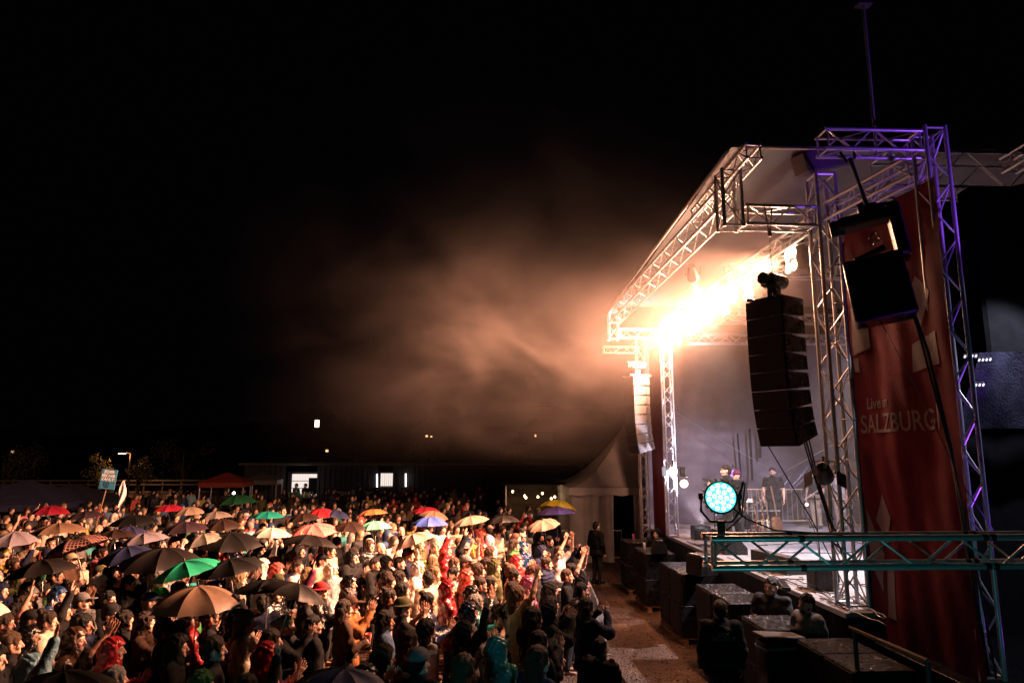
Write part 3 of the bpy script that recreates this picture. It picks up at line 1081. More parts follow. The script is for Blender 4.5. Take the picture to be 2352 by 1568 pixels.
can('pale silver can standing on the second farthest subwoofer stack', (4.2, 17.7, 1.352), (0.6, 0.62, 0.7))
can('pink can standing on the farthest subwoofer stack', (4.35, 19.6, 1.352), (0.5, 0.1, 0.3))

# ================================================================== THINGS ON THE STAGE
def wedge(label, loc, rz, s=(0.55, 0.42, 0.36), case=False):
    t = thing('stage_monitor', label, 'speaker', loc, (0, 0, rz))
    w, d, h = s
    b = MB()
    b.prism([(-d / 2, 0), (d / 2, 0), (d / 2, h), (d * 0.1, h), (-d / 2, h * 0.3)], w, euler3(0, 0, 0))
    b.build('cabinet', M['black_box'], t)
    q = MB()
    ang = math.atan2(h * 0.7, d * 0.6)
    q.box((-d * 0.2, 0, h * 0.65 + 0.008), (math.hypot(h * 0.7, d * 0.6) * 0.92, w * 0.92, 0.012), euler3(0, -ang, 0))
    q.build('grille', M['grille'], t)
    e = MB()
    e.box((d * 0.3, 0, h + 0.004), (d * 0.38, w, 0.008))
    e.build('top_board', M['dark_wood'], t)


def on_deck(px, py):
    return at_z(px, py, SZ + 0.001)


v = on_deck(1676, 1268)
wedge('stage monitor wedge behind the cyan lamp, at the deck edge', v, math.pi, (0.8, 0.5, 0.46))
v = on_deck(1795, 1308)
wedge('low stage monitor seen through the foreground truss', v, math.pi + 0.2, (1.1, 0.55, 0.3))
v = on_deck(1610, 1238)
t = thing('stage_box', 'small black stage box at the foot of the far tower', 'stage box', v)
MB().box((0, 0, 0.17), (0.42, 0.36, 0.34), bevel=0.015).build('case_body', M['black_box'], t)
MB().box((0, -0.183, 0.18), (0.3, 0.008, 0.2)).build('socket_panel', M['grille'], t)
v = on_deck(1905, 1352)
t = thing('stage_box', 'black connection box among cables by the near tower', 'stage box', (v.x - 0.1, v.y, v.z))
MB().box((0, 0, 0.17), (0.38, 0.34, 0.34), bevel=0.015).build('case_body', M['black_box'], t)
MB().box((-0.192, 0, 0.18), (0.008, 0.26, 0.2)).build('socket_panel', M['grille'], t)
v = on_deck(1800, 1348)
t = thing('power_strip', 'black multi socket strip on the deck edge', 'power strip', (v.x, v.y, v.z), (0, 0, 1.3))
MB().box((0, 0, 0.035), (0.7, 0.12, 0.07), bevel=0.01).build('case_body', M['rubber'], t)
sk_ = MB()
for k in range(6):
    sk_.box((-0.27 + k * 0.11, 0, 0.074), (0.07, 0.07, 0.01))
sk_.build('socket', M['grille'], t)
rc = random.Random(21)
for (px, py, ext, lab, cm) in ((1610, 1255, 0.5, 'tangled black cables at the deck edge near the far tower', 'rubber'), (1850, 1362, 0.75, 'tangled cables along the deck edge in front of the near tower', 'rubber'),
                               (1760, 1322, 0.7, 'loose cables in front of the low monitor', 'rubber'), (1920, 1385, 0.4, 'coiled pale cable on the deck corner', 'zinc')):
    c0 = on_deck(px, py)
    cb = MB()
    for k in range(7):
        p = Vector((max(c0.x, 5.25), c0.y, SZ + 0.012))
        pts = [p + Vector((rc.uniform(-0.15, 0.3), rc.uniform(-ext, ext), 0))]
        a = rc.uniform(0, 6.28)
        for i in range(14):
            a += rc.gauss(0, 0.6)
            pts.append(pts[-1] + Vector((math.cos(a) * 0.07, math.sin(a) * 0.16, 0)))
            pts[-1].x = min(max(pts[-1].x, 5.1), 6.6)
            pts[-1].z = SZ + 0.012 + 0.02 * abs(math.sin(i * 1.3 + k))
        cb.path(pts, 0.009, 5)
    tag(cb.build('cable', M[cm], None, True), lab, 'cables')
cb = MB()
for k in range(5):
    y0 = 11.5 + k * 1.6
    cb.path([(5.6 + 0.4 * k, y0, SZ + 0.01), (6.6, y0 + 0.5 * math.sin(k), SZ + 0.01), (7.8, y0 + 0.3, SZ + 0.01), (9.5, y0 + 0.9, SZ + 0.01)], 0.008, 5)
tag(cb.build('cable', M['rubber']), 'long black cables running back across the lit deck', 'cables')
# microphone stand
v = on_deck(1887, 1317)
t = thing('microphone_stand', 'microphone stand with boom beside the near tower', 'microphone stand', v)
MB().lathe([(0.14, 0), (0.14, 0.012), (0.03, 0.03), (0.014, 0.05)], 18).build('base', M['black_steel'], t, 'auto')
bar('pole', (0, 0, 0.03), (-0.03, 0, 1.38), 0.013, t, 'black_steel')
bar('boom', (-0.25, -0.05, 1.30), (0.06, 0, 1.48), 0.009, t, 'zinc')
MB().lathe([(0.016, 0), (0.019, 0.1), (0.03, 0.115), (0.031, 0.14), (0.02, 0.165), (0, 0.17)], 14, (0.06, 0, 1.48), euler3(0, 1.0, 0)).build('microphone', M['cab_grey'], t, True)
MB().path([(-0.25, -0.05, 1.3), (-0.27, -0.05, 1.1), (-0.1, -0.04, 0.8), (-0.03, -0.03, 0.3), (-0.1, -0.1, 0.02)], 0.006, 5).build('mic_cable', M['rubber'], t)
# gold lit railing at the rear
def barrier(label, p0, p1, h=1.08, nb=16, m='zinc', group='steel crowd barriers', name='crowd_barrier', feet=True):
    p0, p1 = Vector(p0), Vector(p1)
    L = (p1 - p0).length
    a = math.atan2(p1.y - p0.y, p1.x - p0.x)
    t = thing(name, label, 'barrier', p0, (0, 0, a), group)
    r = 0.02
    bar('top_rail', (0, 0, h), (L, 0, h), r, t, m)
    bar('bottom_rail', (0, 0, 0.17), (L, 0, 0.17), r, t, m)
    for x in (0, L):
        bar('post', (x, 0, 0.02), (x, 0, h + 0.002), r, t, m)
    for k in range(1, nb):
        bar('bar', (k * L / nb, 0, 0.17), (k * L / nb, 0, h), 0.008, t, m, 7)
    if feet:
        for x in (0.25, L - 0.25):
            bar('foot', (x, -0.28, 0.02), (x, 0.28, 0.02), 0.016, t, m, 8)
    return t


a_ = at_z(1702, 1205, SZ)
b_ = at_z(1852, 1205, SZ)
M['brass'] = surf('painted_railing', (0.5, 0.4, 0.25), 0.45, 0.3, 0.15, 20)
barrier('gold lit railing across the rear of the stage behind the guitars', (a_.x, 20.4, SZ), (b_.x, 20.4, SZ), 1.08, 13, 'brass', 'railings', 'railing')
# guitars
M['guitar'] = surf('lacquered_guitar', (1, 1, 1), 0.25, 0, 0.2, 8, objcol=True)


def guitar(label, loc, rz, col, hollow=False):
    t = thing('guitar', label, 'guitar', loc, (math.radians(-8), 0, rz), 'guitars on the stand')
    s = 1.25 if hollow else 1.0
    prof = []
    for k in range(28):
        q = k / 28 * 2 * math.pi
        r = 0.16 * (1 + 0.16 * math.cos(2 * q) - 0.10 * math.sin(q)) - 0.035 * math.exp(-((math.sin(q) - 0.15) / 0.25) ** 2)
        prof.append((r * math.cos(q) * s, r * 1.2 * math.sin(q) * s + 0.24 * s))
    o = MB().prism(prof, 0.1 if hollow else 0.045).build('body', M['guitar'], t)
    o.color = (*col, 1)
    h = 0.48 * s
    MB().box((0, -0.035, h + 0.2), (0.045, 0.025, 0.62), bevel=0.005).build('neck', M['pallet'], t)
    hd = MB()
    hd.box((0, -0.03, h + 0.58), (0.075, 0.02, 0.16), bevel=0.008)
    for k in range(3):
        for sx in (-1, 1):
            hd.tube((sx * 0.04, -0.03, h + 0.53 + k * 0.05), (sx * 0.065, -0.03, h + 0.53 + k * 0.05), 0.008, n=6)
    hd.build('headstock', M['pallet'], t)
    MB().box((0, -0.03, 0.2 * s), (0.08, 0.012, 0.03)).build('bridge', M['black_steel'], t)
    if not hollow:
        o = MB().box((0.03, -0.027, 0.26), (0.14, 0.006, 0.15), bevel=0.002).build('pickguard', M['plain'], t)
        o.color = (0.7, 0.68, 0.62, 1)


gx = [(1741, (0.25, 0.03, 0.02), 'red brown electric guitar, leftmost on the guitar stand'), (1757, (0.42, 0.22, 0.08), 'amber electric guitar, second from the left on the stand'),
      (1769, (0.5, 0.42, 0.3), 'cream electric guitar with white pickguard on the stand')]
for px, col, lab in gx:
    v = at_z(px, 1216, SZ)
    guitar(lab, (v.x * 18.3 / v.y, 18.3, SZ + 0.04), 1.05, col)
v = at_z(1789, 1216, SZ)
guitar('brown acoustic guitar leaning at the right end of the guitar stand', (v.x * 18.2 / v.y, 18.2, SZ + 0.02), 0.75, (0.22, 0.1, 0.05), True)
v = at_z(1755, 1216, SZ)
t = thing('guitar_stand', 'low black guitar stand with white cross arm', 'guitar stand', (v.x * 18.45 / v.y, 18.45, SZ))
for s in (-0.45, 0.45):
    bar('post', (s, 0, 0), (s, 0, 0.62), 0.014, t, 'black_steel')
    bar('foot', (s, -0.25, 0.014), (s, 0.2, 0.014), 0.014, t, 'black_steel')
bar('cross_arm', (-0.47, 0, 0.62), (0.47, 0, 0.62), 0.02, t, 'zinc')
bar('cross_arm', (-0.45, -0.1, 0.1), (0.45, -0.1, 0.1), 0.014, t, 'black_steel')
# keyboard / drum hardware behind the singer
t = thing('cymbal_stand', 'dark cymbal on a stand left of the singer', 'cymbal', at_y(1642, 1212, 17.0))
t.location.z = SZ
bar('pole', (0, 0, 0), (0, 0, 1.46), 0.012, t, 'black_steel')
MB().lathe([(0.0, 0.03), (0.03, 0.025), (0.2, 0.0), (0.26, -0.012), (0.2, -0.006), (0.0, 0.02)], 24, (0, 0, 1.45), euler3(0.25, 0.25, 0)).build('cymbal', M['black_steel'], t, True)
for k in range(3):
    bar('leg', (0, 0, 0.3), (0.22 * math.cos(k * 2.1), 0.22 * math.sin(k * 2.1), 0.01), 0.01, t, 'black_steel')
t = thing('keyboard_rack', 'small white topped keyboard rack right of the cyan lamp', 'rack', (at_z(1708, 1216, SZ).x * 19.0 / at_z(1708, 1216, SZ).y, 19.0, SZ))
MB().box((0, 0, 0.86), (0.5, 0.34, 0.1), bevel=0.01).build('shelf', M['tent'], t)
for s in (-0.2, 0.2):
    bar('leg', (s, 0, 0), (s, 0, 0.82), 0.02, t, 'black_steel')
MB().box((0, 0.0, 0.3), (0.3, 0.28, 0.4), bevel=0.02).build('case_body', M['black_box'], t)

# ================================================================== CROWD BARRIERS
line = [(1.06, 7.3), (1.62, 9.1), (1.98, 11.1), (2.2, 13.2), (2.36, 15.3), (2.5, 17.4), (2.62, 19.5), (2.75, 21.6)]
nmz = ['nearest steel barrier at the bottom edge, ending in bare rail', 'steel barrier under the man leaning in shiny black', 'steel barrier beside the hooded clappers', 'fourth steel barrier along the gangway',
       'fifth steel barrier along the gangway', 'sixth steel barrier along the gangway', 'steel barrier opposite the lone guard']
for i in range(7):
    p, q = Vector((*line[i], 0)), Vector((*line[i + 1], 0))
    d_ = (q - p).normalized() * 0.04
    barrier(nmz[i], p + d_, q - d_)
barrier('steel barrier crossing to the white tent behind the lone guard', (2.75, 24.4, 0), (5.0, 24.4, 0))
# ================================================================== BACKGROUND
# white pagoda tent left of the stage
t = thing('pagoda_tent', 'pale peaked tent with open curtain beside the far stage corner', 'tent', (5.75, 26.8, 0))
b = MB()
S_, E_, PK = 2.6, 2.55, 2.35
NU = 24


def tent_roof(u, v):
    a = u * 4
    k = int(min(3, math.floor(a)))
    f = a - k
    cs = [(-1, -1), (1, -1), (1, 1), (-1, 1), (-1, -1)]
    x = cs[k][0] + (cs[k + 1][0] - cs[k][0]) * f
    y = cs[k][1] + (cs[k + 1][1] - cs[k][1]) * f
    r = 1 - v
    return (x * S_ * r, y * S_ * r, E_ + PK * (v ** 1.75) + 0.0)


b.sheet(tent_roof, 48, 16)
b.build('roof', M['tent'], t, True)
b = MB()
for (xa, ya, xb, yb) in ((-S_, -S_, S_, -S_), (-S_, -S_, -S_, S_), (S_, -S_, S_, S_)):
    b.sheet(lambda u, v: (xa + (xb - xa) * u, ya + (yb - ya) * u - 0.012, E_ - 0.26 * v + 0.02 * math.cos(u * 44) * v), 44, 1)
b.build('valance', M['tent'], t, True)
for (xa, xb) in ((-S_ + 0.02, -1.05), (-0.32, 0.1)):
    b = MB()
    b.sheet(lambda u, v: (xa + (xb - xa) * u + 0.12 * v * math.sin(u * 3), -S_ + 0.06 + 0.05 * math.sin(u * 26 + v * 2) + 0.03 * math.sin(u * 11), 0.03 + (E_ - 0.2) * v), 44, 14)
    b.build('curtain', M['tent'], t, True)
b = MB()
b.sheet(lambda u, v: (-S_ + 0.03 * math.sin(u * 30), -S_ + 2 * S_ * u, 0.02 + (E_ - 0.1) * v), 40, 3)
b.build('side_wall', M['tent'], t, True)
for x in (-S_ + 0.05, S_ - 0.05):
    bar('pole', (x, -S_ + 0.05, 0), (x, -S_ + 0.05, E_), 0.04, t, 'alu')
MB().sheet(lambda u, v: (-S_ + 2 * S_ * u, S_ - 0.1, 0.02 + 2.4 * v), 8, 2).build('rear_wall', M['black_cloth'], t)

# booth with a string of bulbs
t = thing('bar_booth', 'small dark booth hung with a string of warm bulbs', 'booth', (0, 0, 0))
bw = surf('booth_boards', (0.10, 0.07, 0.045), 0.7, 0, 0.3, 6)
pa, pb = at_y(1162, 1126, 27), at_y(1290, 1130, 27)
for x in (pa.x, pb.x):
    bar('post', (x, 27, 0), (x, 27, 2.5), 0.03, t, 'tent')
for k in range(9):
    MB().box(((pa.x + pb.x) / 2, 27.9, 0.18 + k * 0.28), (pb.x - pa.x, 0.03, 0.265)).build('plank', bw, t)
MB().box(((pa.x + pb.x) / 2, 27.4, 2.56), (pb.x - pa.x + 0.4, 1.3, 0.06), bevel=0.01).build('roof', M['black_cloth'], t)
M['bulb'] = glow('bulb_glass', (1.0, 0.68, 0.36), 9)
ls = thing('string_lights', 'string of seven warm bulbs sagging across the dark booth', 'string lights', (0, 0, 0))
bl = [(1177.5, 1127.6), (1205, 1137.4), (1208, 1141.5), (1235.6, 1139.8), (1245.8, 1131.8), (1266, 1143.5), (1274.4, 1140)]
pts = []
bm_ = MB().lathe([(0, -0.06), (0.035, -0.045), (0.045, -0.01), (0.02, 0.03), (0.0, 0.04)], 12).mesh('bulb', M['bulb'], True)
for x, y in bl:
    p = at_y(x, y, 26.6)
    pts.append(p + Vector((0, 0, 0.06)))
    inst('bulb', bm_, ls, Matrix.Translation(p))
MB().path([pa + Vector((0, -0.3, 0.1))] + pts + [pb + Vector((0, -0.3, 0.1))], 0.008, 4).build('wire', M['rubber'], ls)
point('string_glow', (sum(p.x for p in pts) / 7, 26.3, 2.35), 5, (1.0, 0.6, 0.3), 0.3)

# long dark bar building with lit hatches
YB = 44.0
t = thing('bar_building', 'long low dark building with lit serving hatches behind the crowd', 'building', (0, 0, 0))
wallm = surf('dark_corrugated_wall', (0.035, 0.035, 0.04), 0.6, 0.2, 0.2, 6)
zt = at_y(1200, 1068, YB).z


def bx(px):
    return at_y(px, 1100, YB).x


segs = [(560, 657), (728, 868), (902, 1452)]
for x0, x1 in segs:
    xa, xb = bx(x0), bx(x1)
    n = int((xb - xa) / 0.3)
    pr = []
    for i in range(n):
        q = xa + (xb - xa) * i / n
        w = (xb - xa) / n
        pr += [(q, YB), (q + w * 0.45, YB), (q + w * 0.5, YB + 0.04), (q + w * 0.95, YB + 0.04)]
    pr.append((xb, YB))
    rib = MB()
    rib.add([(a, b_, z) for z in (0, zt) for a, b_ in pr], [(i, i + 1, len(pr) + i + 1, len(pr) + i) for i in range(len(pr) - 1)])
    rib.build('wall', wallm, t)
MB().box(((bx(560) + bx(1452)) / 2, YB + 3, zt + 0.09), (bx(1452) - bx(560) + 0.6, 6.6, 0.16), bevel=0.02).build('roof', M['cab_grey'], t)
M['lit_wall'] = glow('lit_interior', (1.0, 0.86, 0.78), 0.95)
M['neon'] = glow('neon_tube', (1.0, 0.86, 0.84), 3.5)
for (x0, x1, y0, y1, nb) in ((659, 728, 1088, 1141, 22), (868, 902, 1088, 1118, 7)):
    xa, xb = bx(x0), bx(x1)
    za, zb = at_y(700, y1, YB).z, at_y(700, y0, YB).z
    w = (xb - xa) / nb
    pmh = MB().box((0, 0, (za + zb) / 2), (w * 0.86, 0.05, zb - za)).mesh('slat', M['lit_wall'])
    wn = inst('hatch', MB().box(((xa + xb) / 2, YB + 1.3, (za + zb) / 2), (xb - xa + 0.6, 0.05, zb - za + 0.2)).mesh('hatch', wallm), t)
    for k in range(nb):
        inst('slat', pmh, wn, Matrix.Translation((xa + w * (k + 0.5), YB + 1.2 - 0.02 * (k % 2), 0)))
    MB().box(((xa + xb) / 2, YB - 0.15, za - 0.04), (xb - xa + 0.1, 0.5, 0.06)).build('counter', M['dark_wood'], t)
    MB().box(((xa + xb) / 2, YB, za / 2 - 0.05), (xb - xa, 0.1, za - 0.1)).build('hatch_front', wallm, t)
    if nb > 10:
        for k in range(14):
            o = MB().lathe([(0.05, 0), (0.06, 0.02), (0.055, 0.2), (0.02, 0.28), (0.02, 0.34)], 8, (xa + 0.2 + k * 0.11 + (k % 3) * 0.03, YB - 0.1, za)).build('bottle', M['plain'], wn)
            o.color = ((0.05, 0.12, 0.03, 1), (0.3, 0.1, 0.03, 1), (0.4, 0.4, 0.4, 1))[k % 3]
        for k in range(3):
            MB().box(((xa + xb) / 2, YB + 1.0, za + 0.5 + 0.45 * k), (xb - xa, 0.25, 0.03)).build('shelf', M['dark_wood'], wn)
        MB().box((bx(716), YB + 0.5, zb - 0.75), (bx(728) - bx(706), 0.06, 1.0)).build('menu_board', M['black_cloth'], t)
        point('hatch_glow', ((xa + xb) / 2, YB - 0.6, zb - 0.5), 14, (1.0, 0.82, 0.7), 0.3)
for px, y0, y1 in ((866, 1088, 1121), (932, 1087, 1117)):
    MB().tube(at_y(px, y0, YB - 0.3), at_y(px, y1, YB - 0.3), 0.045, n=8).build('neon_tube', M['neon'], t)
M['dim_print'] = surf('dim_lettering', (0.5, 0.5, 0.5), 0.6)
for s_, px, sz in (('Saigon', 752, 0.5), ('Restaurant', 806, 0.5)):
    p = at_y(px, 1137, YB - 0.4)
    text(s_, 'lettering', sz, Matrix.Translation(p) @ Matrix.Rotation(math.pi / 2, 4, 'X'), M['dim_print'], t, 0.01, 'LEFT')
bn = MB().box((bx(810), YB - 0.3, at_y(700, 1132, YB).z + 0.05), (bx(868) - bx(748), 0.04, 0.55)).build('sign_board', M['black_steel'], t)

# navy canopies and the red pavilion at the left
def canopy(label, px, py, Y, w, h, col):
    p = at_y(px, py, Y)
    t = thing('canopy_tent', label, 'canopy', (p.x, Y, 0), (0, 0, 0.1), None)
    m = surf('canopy_cloth', col, 0.7, 0, 0.2, 3)
    b = MB()
    z1 = p.z
    b.lathe([(0.02, z1), (w * 0.33, z1 - h * 0.45), (w * 0.7, z1 - h), (w * 0.7, z1 - h - 0.25)], 4, (0, 0, 0), euler3(0, 0, math.pi / 4))
    b.build('roof', m, t)
    for sx in (-1, 1):
        for sy in (-1, 1):
            bar('pole', (sx * w * 0.47, sy * w * 0.47, 0), (sx * w * 0.47, sy * w * 0.47, z1 - h), 0.03, t, 'alu')


canopy('broad navy canopy tent behind the left edge of the crowd', 62, 1102, 31, 4.6, 0.9, (0.012, 0.014, 0.045))
canopy('dark navy canopy tent left of the placard', 165, 1110, 33, 4.0, 0.8, (0.012, 0.014, 0.03))
canopy('dark red pavilion tent lit from inside, left of the bar building', 523, 1084, 38, 2.3, 0.5, (0.16, 0.02, 0.012))
p = at_y(520, 1120, 37.5)
point('pavilion_glow', (p.x, 38, 1.9), 5, (1.0, 0.25, 0.1), 0.3)
canopy('grey canopy tent just left of the bar building', 606, 1085, 41, 1.9, 0.4, (0.08, 0.075, 0.08))

# embankment wall and guard rail lit by the sodium street lamp
t = thing('guard_rail', 'long orange lit guard rail on the embankment left of the red pavilion', 'guard rail', (0, 0, 0))
xa, xb = at_y(-60, 1110, 52).x, at_y(585, 1110, 52).x
for py in (1103, 1112.5):
    z = at_y(330, py, 52).z
    MB().box(((xa + xb) / 2, 52, z), (xb - xa, 0.08, 0.11), bevel=0.01).build('rail', M['zinc'], t)
for k in range(16):
    x = xa + (xb - xa) * k / 15
    MB().box((x, 52.08, 1.0), (0.1, 0.06, at_y(330, 1101, 52).z * 2 - 2)).build('post', M['zinc'], t)
em = MB()
zw = at_y(330, 1128, 52.6).z
em.box(((xa + xb) / 2, 53, zw / 2), (xb - xa, 0.6, zw), bevel=0.03)
o = em.build('embankment_wall', surf('embankment_concrete', (0.30, 0.25, 0.2), 0.8, 0, 0.3, 2, 0.3, 20))
tag(o, 'low concrete embankment wall lit orange below the guard rail', 'wall')
lp = at_y(283, 1040, 50)
t = thing('street_lamp', 'street lamp with a small bright head above the embankment', 'street lamp', (lp.x + 0.55, 50, 0))
bar('pole', (0, 0, 0), (0, 0, lp.z), 0.07, t, 'black_steel')
MB().path([(0, 0, lp.z - 0.05), (-0.25, 0, lp.z + 0.04), (-0.6, 0, lp.z + 0.04)], 0.045, 8).build('arm', M['black_steel'], t)
MB().box((-0.62, 0, lp.z + 0.02), (0.5, 0.22, 0.09), bevel=0.02).build('lamp_head', M['black_steel'], t)
MB().box((-0.62, 0, lp.z - 0.035), (0.42, 0.18, 0.03), bevel=0.01).build('lamp_glass', glow('sodium_glass', (1.0, 0.62, 0.3), 22), t)
point('sodium_light', (lp.x - 0.05, 50 - 0.1, lp.z - 0.25), 200, (1.0, 0.36, 0.09), 0.15)
hl = at_y(537, 1131.5, 40)
t = thing('work_lamp', 'single glaring white work lamp above the dark green umbrella', 'work lamp', (hl.x, 40, 0))
bar('pole', (0, 0, 0), (0, 0, hl.z), 0.02, t, 'black_steel')
MB().lathe([(0, -0.09), (0.07, -0.06), (0.09, 0.0), (0.05, 0.06), (0, 0.08)], 14, (0, 0, hl.z)).build('lamp_glass', glow('work_lamp_glass', (1.0, 0.8, 0.7), 9), t, True)

# trees
M['leaf'] = surf('leaves', (0.075, 0.085, 0.03), 0.6, 0, 0.5, 3)
M['bark'] = surf('bark', (0.07, 0.055, 0.04), 0.85, 0, 0.4, 8, 0.5, 20)


def tree(label, px, pyt, Y, r, hcr, seed, n=1400):
    rt = random.Random(seed)
    p = at_y(px, pyt, Y)
    H = p.z
    t = thing('tree', label, 'tree', (p.x, Y, 0), (0, 0, 0), 'trees at the edge of the field')
    tr = MB()
    tr.path([(0, 0, 0), (0.05, 0, H * 0.3), (-0.05, 0.05, H * 0.6), (0, 0, H * 0.92)], [0.2, 0.16, 0.1, 0.03], 8)
    cl = []
    for k in range(11):
        a, q = rt.uniform(0, 6.28), rt.uniform(0.25, 1)
        c = Vector((r * q * math.cos(a), r * q * math.sin(a), H - hcr * rt.uniform(0.08, 0.95)))
        tr.path([(0, 0, max(0.8, c.z - hcr * 0.4)), c * 0.5 + Vector((0, 0, c.z * 0.42)), c], [0.06, 0.035, 0.012], 5)
        cl.append((c, r * rt.uniform(0.22, 0.5)))
    tr.build('trunk', M['bark'], t, True)
    lf = MB()
    for k in range(n):
        c, q = rt.choice(cl)
        d = Vector((rt.gauss(0, 1), rt.gauss(0, 1), rt.gauss(0, 0.8)))
        d = d.normalized() * q * rt.uniform(0.3, 1.0) ** 0.5
        m = Euler((rt.uniform(0, 6), rt.uniform(0, 6), rt.uniform(0, 6))).to_matrix()
        s = rt.uniform(0.07, 0.16)
        lf.add([c + d + m @ Vector(v) * s for v in ((-0.5, 0, 0), (0, -0.32, 0.08), (0.6, 0, 0), (0, 0.32, 0.08))], [(0, 1, 2, 3)])
    o = lf.build('crown', M['leaf'], t)
    return t


tree('small tree beside the street lamp, its leaves glowing orange', 322, 1046, 49.2, 1.0, 1.7, 4)
tree('small tree left of the blue placard, faintly orange', 231, 1048, 49.6, 0.9, 1.6, 5, 900)
tree('dark tree behind the white tent, with orange lit tips', 1392, 1036, 40, 1.6, 2.4, 6)
tree('tall dark tree behind the guard rail', 425, 1010, 60, 3.2, 5.5, 7, 2200)
tree('dark bushy tree at the far left behind the canopies', 15, 1020, 58, 3.0, 5, 8, 2200)
tree('dark tree behind the bar building', 1010, 1015, 62, 3.4, 5, 9, 2200)
tree('dark wide tree behind the right end of the bar building', 1210, 1022, 60, 3.2, 4.6, 10, 2200)

# dark hill with a few lit houses
hm = MB()


def hill(u, v):
    x = -420 + 840 * u
    y = 120 + 260 * v
    h = 26 * (v ** 0.8) * (0.75 + 0.25 * math.sin(x * 0.013 + 1.2) + 0.12 * math.sin(x * 0.041)) if v > 0 else -0.5
    return (x, y, h)


hm.sheet(hill, 70, 16)
tag(hm.build('hillside', surf('dark_wooded_hill', (0.02, 0.022, 0.014), 0.95, 0, 0.5, 0.05), None, True), kind='structure')
M['win'] = glow('lit_window', (1.0, 0.55, 0.25), 1.6)
M['win2'] = glow('lit_window_bright', (1.0, 0.8, 0.6), 4.0)
housem = surf('house_render', (0.05, 0.045, 0.04), 0.8)


def house(label, px, py, Y, wins, sz=9, bright=False):
    p = at_y(px, py, Y)
    t = thing('house', label, 'house', (p.x, Y, p.z - 4), (0, 0, 0), 'houses on the dark hillside')
    MB().box((0, 0, 1), (sz, 7, 8)).build('wall', housem, t)
    b = MB()
    b.prism([(-sz / 2 - 0.5, 5.005), (sz / 2 + 0.5, 5.005), (0, 8)], 7.6)
    b.build('roof', M['dark_wood'], t)
    for (x, z, w, h) in wins:
        f = MB().box((x, -3.52, 4 + z), (w + 0.25, 0.06, h + 0.25)).build('window', M['dark_wood'], t)
        MB().box((x, -3.57, 4 + z), (w, 0.03, h)).build('pane', M['win2'] if bright else M['win'], f)


house('hillside house with one large bright window above the bar building', 737, 974, 150, [(0, 0, 0.9, 1.5)], 9, True)
house('hillside house with a row of small lit windows right of the bright window', 786, 1001, 150, [(-1.3, -0.1, 0.5, 0.5), (-0.3, 0.4, 0.5, 0.6), (0.7, 0, 0.6, 0.5), (0.9, -1.2, 0.4, 0.4)], 10)
house('hillside house with two small lights above the centre of the crowd', 987, 1003, 155, [(-0.4, 0.1, 0.5, 0.4), (0.6, 0.0, 0.4, 0.3)], 8)
house('hillside house with one faint window left of the far speaker array', 1227, 1001, 160, [(0, 0, 0.35, 0.5)], 8)
house('hillside house with a single lit dot above the bar hatch', 761, 1035, 125, [(0, 0, 0.45, 0.4)], 7)
house('hillside house with a faint light at the far left', 57, 1037, 140, [(0, 0, 0.5, 0.35)], 8)

# blue placard and furled white flag held up over the crowd
t = thing('placard', 'blue placard reading JEDER BECHER ZAEHLT held high on a stick'.replace('ZAEHLT', 'ZÄHLT'), 'placard', at_y(217, 1206, 20.4), (0, 0, 0))
top = at_y(250, 1100, 20.4) - t.location
u_ = top.normalized()
bar('stick', (0, 0, -0.25), top + u_ * 0.1, 0.016, t, 'pallet')
ang = math.atan2(u_.x, u_.z)
Rp = Matrix.Translation(top + Vector((0, -0.03, 0))) @ Matrix.Rotation(ang * 0.5, 4, 'Y')
bd_ = inst('board', MB().box((0, 0, 0), (0.44, 0.02, 0.56), bevel=0.004).mesh('board', surf('placard_blue', (0.05, 0.22, 0.36), 0.5)), t, Rp)
M['white_print'] = surf('white_print', (0.8, 0.8, 0.8), 0.5)
M['dark_print'] = surf('dark_print', (0.02, 0.03, 0.08), 0.5)
for k, (s_, sz, mm) in enumerate((('JEDER', 0.11, 'white_print'), ('BECHER', 0.105, 'white_print'), ('ZÄHLT!', 0.11, 'white_print'), ('Jetzt im', 0.055, 'dark_print'), ('Becher', 0.055, 'dark_print'), ('Pfand', 0.055, 'dark_print'))):
    z = (0.17, 0.065, -0.04, -0.12, -0.175, -0.23)[k]
    text(s_, 'lettering', sz, Rp @ Matrix.Translation((0 if k < 3 else -0.03, -0.012, z)) @ Matrix.Rotation(math.pi / 2, 4, 'X'), M[mm], t, 0.001, bold=0.003)
t = thing('furled_flag', 'white flag furled on a pole right of the blue placard', 'flag', at_y(268, 1196, 20.6), (0, 0, 0))
top = at_y(287, 1101, 20.6) - t.location
bar('pole', (0, 0, -0.2), top, 0.014, t, 'pallet')
b = MB()
b.sheet(lambda u, v: Vector((0.01, -0.02, 0)) + top * (0.98 - 0.56 * v) + Vector((-0.02 + (0.16 * math.sin(math.pi * min(1, v * 1.1)) + 0.02) * (u - 0.3), -0.03 - 0.04 * math.sin(u * 9 + v * 5), -0.25 * u * v)), 12, 16)
b.build('flag_cloth', M['tent'], t, True)
# ================================================================== PEOPLE: shapes grown from distance fields


